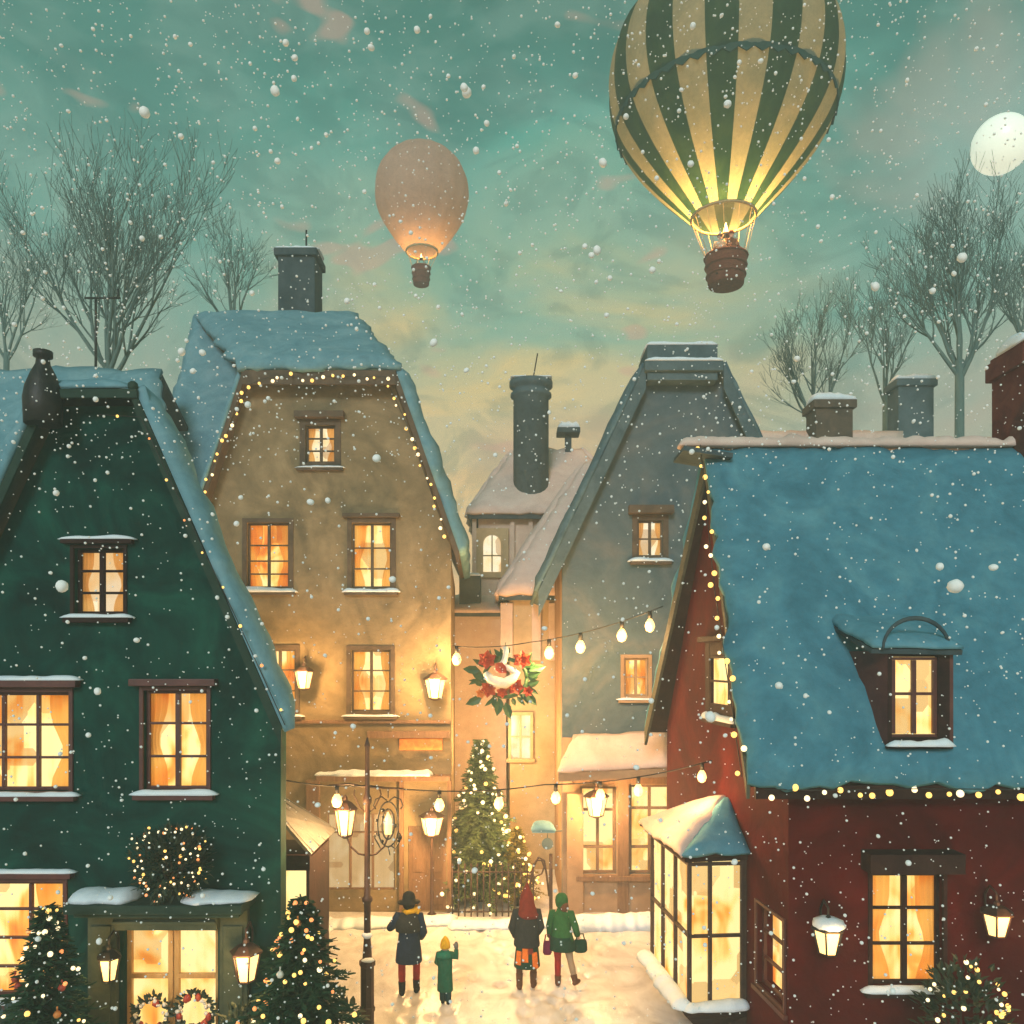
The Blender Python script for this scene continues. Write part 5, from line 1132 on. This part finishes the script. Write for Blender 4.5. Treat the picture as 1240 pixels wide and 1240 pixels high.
m = MB(); p = V(am[1][2]); d = (p - V(am[1][1])).normalized(); m.tube([p - d * .03, p + d * .05, p + d * .12, p + d * .19], [.04, .062, .062, .03], 8); m.tube([p + d * .03, p + d * .08 + V((-.06, 0, 0)), p + d * .12 + V((-.075, 0, 0))], [.03, .028, .018], 6); lp(m, 'mitten', 'grey_wool', t)
# woman with the pointed red hood
lg = [LEG(-1, .0, w=.135), LEG(1, .10, w=.115)]
am = [[(-.18, 0, 1.40), (-.27, -.02, 1.13), (-.20, .12, .92)], [(.18, 0, 1.40), (.25, .0, 1.14), (.18, .16, .98)]]
t = person('person in a pointed wine red hood, grey coat and orange striped skirt', gnd(638, 1199), 1.80, R(-3), lg, am)
m = MB(); loft(m, [(0, 0, .42, .235, .20), (0, 0, .44, .24, .205), (0, 0, .70, .215, .18), (0, 0, .95, .18, .145), (0, 0, 1.05, .165, .13)], 20, .06, 2); lp(m, 'skirt', 'dark_green_cloth', t)
for a_, z0, z1, mt in ((-2.25, .50, .74, 'orange_cloth'), (-1.68, .56, .80, 'orange_cloth'), (-.85, .44, .72, 'orange_cloth'), (-1.25, .70, .88, 'wine_red_wool')):
    m = MB(); rr_ = lambda z_: .18 + (.95 - z_) * .125
    vs = [V(((rr_(z_) + .018) * math.cos(a_ + da), (rr_(z_) * .84 + .018) * math.sin(a_ + da), z_)) for z_ in (z0, (z0 + z1) / 2, z1) for da in (-.24, 0, .24)]
    m.add(vs, [(0, 1, 4, 3), (1, 2, 5, 4), (3, 4, 7, 6), (4, 5, 8, 7)], 0, True); m.add([q * 1 + V((-math.cos(a_) * .012, -math.sin(a_) * .012, 0)) for q in vs], [(0, 3, 4, 1), (1, 4, 5, 2), (3, 6, 7, 4), (4, 7, 8, 5)], 0, True); lp(m, 'skirt_panel', mt, t)
m = MB(); loft(m, [(0, 0, .80, .235, .185), (0, 0, .82, .24, .19), (0, 0, 1.0, .225, .175), (0, 0, 1.2, .22, .165), (0, 0, 1.38, .205, .14), (0, 0, 1.46, .12, .10), (0, .0, 1.50, .08, .08)], 20, .05, 4); sleeves(m, am, .085); lp(m, 'coat', 'charcoal_cloth', t)
m = MB(); loft(m, [(.03, -.01, 1.32, .20, .15), (.03, -.02, 1.40, .205, .155), (.01, 0, 1.50, .15, .135), (0, .01, 1.60, .135, .14), (0, .005, 1.70, .12, .13), (0, -.01, 1.80, .08, .085), (0, -.02, 1.88, .045, .05), (.005, -.03, 1.95, .015, .018)], 18, .04, 5); lp(m, 'hood', 'wine_red_wool', t)
socks(t, lg, 'brown_cloth', 'stocking', (.08, .06, .06, .045)); boots(t, lg, 'brown_cloth', .2)
# girl in green, walking off to the right
lg = [LEG(-1, -.02, w=.07), [(.09, 0, .90), (.17, .02, .50), (.27, -.10, .15), (.31, .0, .035)]]
am = [[(-.17, 0, 1.40), (-.24, .02, 1.14), (-.23, .06, .90)], [(.17, 0, 1.40), (.27, -.02, 1.17), (.31, .06, .96)]]
t = person('person in a leaf green coat and cap striding right, with beige and red legs', gnd(680, 1194), 1.70, R(-10), lg, am)
m = MB(); loft(m, [(.02, 0, .74, .25, .19), (.02, 0, .76, .255, .195), (.01, 0, .9, .23, .18), (0, 0, 1.1, .185, .15), (0, 0, 1.3, .195, .145), (0, 0, 1.42, .16, .12), (0, .005, 1.50, .08, .08)], 20, .05, 6); sleeves(m, am, .078); lp(m, 'coat', 'leaf_green_cloth', t)
m = MB(); loft(m, [(.02, 0, .70, .262, .20), (.02, 0, .72, .268, .206), (.01, 0, .86, .245, .195), (0, 0, .97, .215, .178)], 20, .05, 6); lp(m, 'coat_hem', 'dark_green_cloth', t)
m = MB(); m.lathe([(.125, 1.60), (.13, 1.66), (.115, 1.74), (.07, 1.79), (.01, 1.80)], (0, .01, 0), 14); m.ball((0, 0, 1.60), .118, 12, 8); lp(m, 'cap', 'leaf_green_cloth', t)
m = MB(); m.ball((.05, -.03, 1.55), .105, 12, 8, sq=(.9, .9, 1.1)); lp(m, 'hair', 'brown_cloth', t)
for l, mt in zip(lg, ('red_wool', 'beige_wool')): socks(t, [l], mt, 'stocking', (.085, .062, .064, .05))
boots(t, lg, 'brown_cloth', .10)
hp_ = t
def bag(label, p, w, h_, mat):
    b = thing('shoulder_bag' if mat != 'plum_cloth' else 'shopping_bag', label, 'bag', p); m = MB()
    loft(m, [(0, 0, 0, w * .38, w * .22), (0, 0, h_ * .15, w * .5, w * .28), (0, 0, h_ * .7, w * .48, w * .25), (0, 0, h_, w * .40, w * .12)], 14); lp(m, 'pouch', mat, b)
    m = MB(); m.tube([V((-w * .3, 0, h_ * .95)), V((-w * .2, 0, h_ * 1.45)), V((w * .2, 0, h_ * 1.45)), V((w * .3, 0, h_ * .95))], .014, 6); lp(m, 'handle', mat, b)
g0 = gnd(680, 1194)
bag('round dark green bag hanging from the right hand of the person in green', g0 + V((.36, .02, .62)), .27, .24, 'dark_green_cloth')
bag('slim plum red bag carried between the two people on the right', g0 + V((-.27, .0, .58)), .17, .26, 'plum_cloth')
# two passengers in the big balloon's basket
bz = P(879, 350, DBL)
for x, lb, mt, hm, h_ in ((.10, 'person in a rust red coat and cap standing in the big balloon basket', 'brown_cloth', 'wine_red_wool', 1.72), (-.34, 'person in a cream coat standing at the left rim of the big balloon basket', 'cream_cloth', 'brown_cloth', 1.6)):
    lg = [LEG(-1, 0, w=.09), LEG(1, .02, w=.09)]; am = [[(-.18, 0, 1.40), (-.25, .06, 1.16), (-.16, .24, 1.12)], [(.18, 0, 1.40), (.25, .06, 1.16), (.16, .24, 1.12)]]
    t = person(lb, bz + V((x, -.42, .36)), h_, R(180 if x > 0 else 160), lg, am)
    m = MB(); loft(m, [(0, 0, .70, .20, .16), (0, 0, 1.0, .19, .15), (0, 0, 1.3, .20, .145), (0, 0, 1.42, .17, .12), (0, .005, 1.49, .08, .08)], 16); sleeves(m, am, .075); lp(m, 'coat', mt, t)
    m = MB(); m.lathe([(.115, 1.64), (.12, 1.68), (.10, 1.76), (.05, 1.79), (.01, 1.80)], (0, .01, 0), 12); lp(m, 'cap', hm, t)
    socks(t, lg, 'charcoal_cloth', 'trouser_leg', (.1, .085, .08, .07)); boots(t, lg, 'black_felt', .12)

# ------------------------------------------------------------------ falling snow
rng.seed(99)
m_, nt_, b_ = nodes('snowflake'); b_.inputs['Base Color'].default_value = (.97, .97, .94, 1); b_.inputs['Roughness'].default_value = .8
tl = nt_.nodes.new('ShaderNodeBsdfTranslucent'); b_.inputs['Specular IOR Level'].default_value = .1; tl.inputs[0].default_value = (.93, .93, .90, 1); mx = nt_.nodes.new('ShaderNodeMixShader'); mx.inputs[0].default_value = .12
nt_.links.new(b_.outputs[0], mx.inputs[1]); nt_.links.new(tl.outputs[0], mx.inputs[2]); nt_.links.new(mx.outputs[0], [n for n in nt_.nodes if n.type == 'OUTPUT_MATERIAL'][0].inputs[0]); M['flake'] = m_
FL = []
for k in range(6):
    m = MB(); m.ball((0, 0, 0), 1, 12, 8, jit=.06); o = m.build('snowflake', 'flake'); FL.append(o.data); bpy.data.objects.remove(o)
big = [(565, 112, 8), (730, 197, 6.5), (723, 303, 6.5), (525, 415, 6.5), (456, 555, 6.5), (245, 427, 5.5), (220, 426, 5.5), (928, 662, 6), (1138, 686, 6.5), (1157, 710, 12), (790, 327, 5), (1165, 312, 7), (562, 106, 6), (175, 136, 8), (1203, 687, 6), (346, 52, 5), (357, 70, 5), (356, 95, 4.5), (336, 195, 4.5), (118, 837, 5.5), (107, 890, 4), (68, 597, 4.5), (120, 1140, 5), (881, 126, 6), (868, 760, 4), (943, 830, 5.5), (376, 608, 5), (397, 606, 4.5), (300, 490, 5), (675, 30, 4.5), (1060, 347, 7), (75, 710, 9), (1100, 1045, 4.5), (505, 36, 5), (333, 110, 7), (860, 868, 9)]
def flake(px, py, r, D):
    o = bpy.data.objects.new('snowflake', FL[rng.randrange(6)]); col.objects.link(o); o.location = P(px, py, D); s_ = r * D / 1000
    o.scale = (s_ * U(.8, 1.1), s_, s_ * U(.85, 1.15)); o.rotation_euler = (U(0, 6), U(0, 6), U(0, 6))
    if r > 5.9: tag(o, 'large white snowflake falling close by', 'snowflake', 'large falling snowflakes')
    else: tag(o, 'small white snowflake falling through the air', 'snowflake', 'small falling snowflakes')
for x, y, r in big: flake(x, y, r * .8, U(4.5, 8.5))
for k in range(300 - len(big)): flake(U(5, 1235), U(5, 1235) ** 1.0 if k % 4 else U(5, 520), U(1.9, 2.7) if k > 55 else U(2.7, 4.0), U(5, 9.3))
m = MB()
ic = [(0, 0, 1), (.894, 0, .447), (.276, .851, .447), (-.724, .526, .447), (-.724, -.526, .447), (.276, -.851, .447), (.724, .526, -.447), (-.276, .851, -.447), (-.894, 0, -.447), (-.276, -.851, -.447), (.724, -.526, -.447), (0, 0, -1)]
icf = [(0, 1, 2), (0, 2, 3), (0, 3, 4), (0, 4, 5), (0, 5, 1), (1, 6, 2), (2, 7, 3), (3, 8, 4), (4, 9, 5), (5, 10, 1), (6, 7, 2), (7, 8, 3), (8, 9, 4), (9, 10, 5), (10, 6, 1), (11, 7, 6), (11, 8, 7), (11, 9, 8), (11, 10, 9), (11, 6, 10)]
for k in range(8000):
    D = U(4.5, 9.6); y = U(-10, 1250) if k % 3 else U(-10, 560); r = (.65 + 1.25 * rng.random() ** 2.4) * D / 1000; p = P(U(-60, 1300), y, D)
    m.add([p + V(q) * r for q in ic], icf, 0, True)
o = struct(m, 'distant_snowfall', 'flake', 'stuff')

# ------------------------------------------------------------------ haze
HAZE = .0049
if HAZE:
    mb = MB(); mb.box(-72, 72, -12, 62, -1.2, 39.5)
    hm = bpy.data.materials.new('haze_air'); hm.use_nodes = True; nt = hm.node_tree
    for n in list(nt.nodes):
        if n.type != 'OUTPUT_MATERIAL': nt.nodes.remove(n)
    pv = nt.nodes.new('ShaderNodeVolumePrincipled'); pv.inputs['Color'].default_value = (.80, .97, .92, 1); pv.inputs['Density'].default_value = HAZE; pv.inputs['Anisotropy'].default_value = .1
    nt.links.new(pv.outputs[0], nt.nodes['Material Output'].inputs['Volume']); M['haze'] = hm
    struct(mb, 'haze', 'haze', 'stuff')

# ------------------------------------------------------------------ camera and render
cam = bpy.data.cameras.new('camera'); co = bpy.data.objects.new('camera', cam); col.objects.link(co)
co.location = CAM; co.rotation_euler = (R(90), 0, 0); cam.sensor_width = 36; cam.sensor_fit = 'HORIZONTAL'; cam.lens = 36 * 1000 / 1240; cam.shift_y = 180 / 1240
cam.clip_start = .1; cam.clip_end = 2000; sc.camera = co
sc.render.engine = 'CYCLES'; sc.cycles.use_denoising = True
sc.cycles.max_bounces = 6; sc.cycles.diffuse_bounces = 3; sc.cycles.transmission_bounces = 3; sc.cycles.volume_bounces = 1; sc.cycles.sample_clamp_indirect = 4
sc.cycles.caustics_reflective = sc.cycles.caustics_refractive = False
vs_ = sc.view_settings; vs_.view_transform = 'Standard'; vs_.look = 'None'; vs_.exposure = 0; vs_.gamma = 1; vs_.use_curve_mapping = False
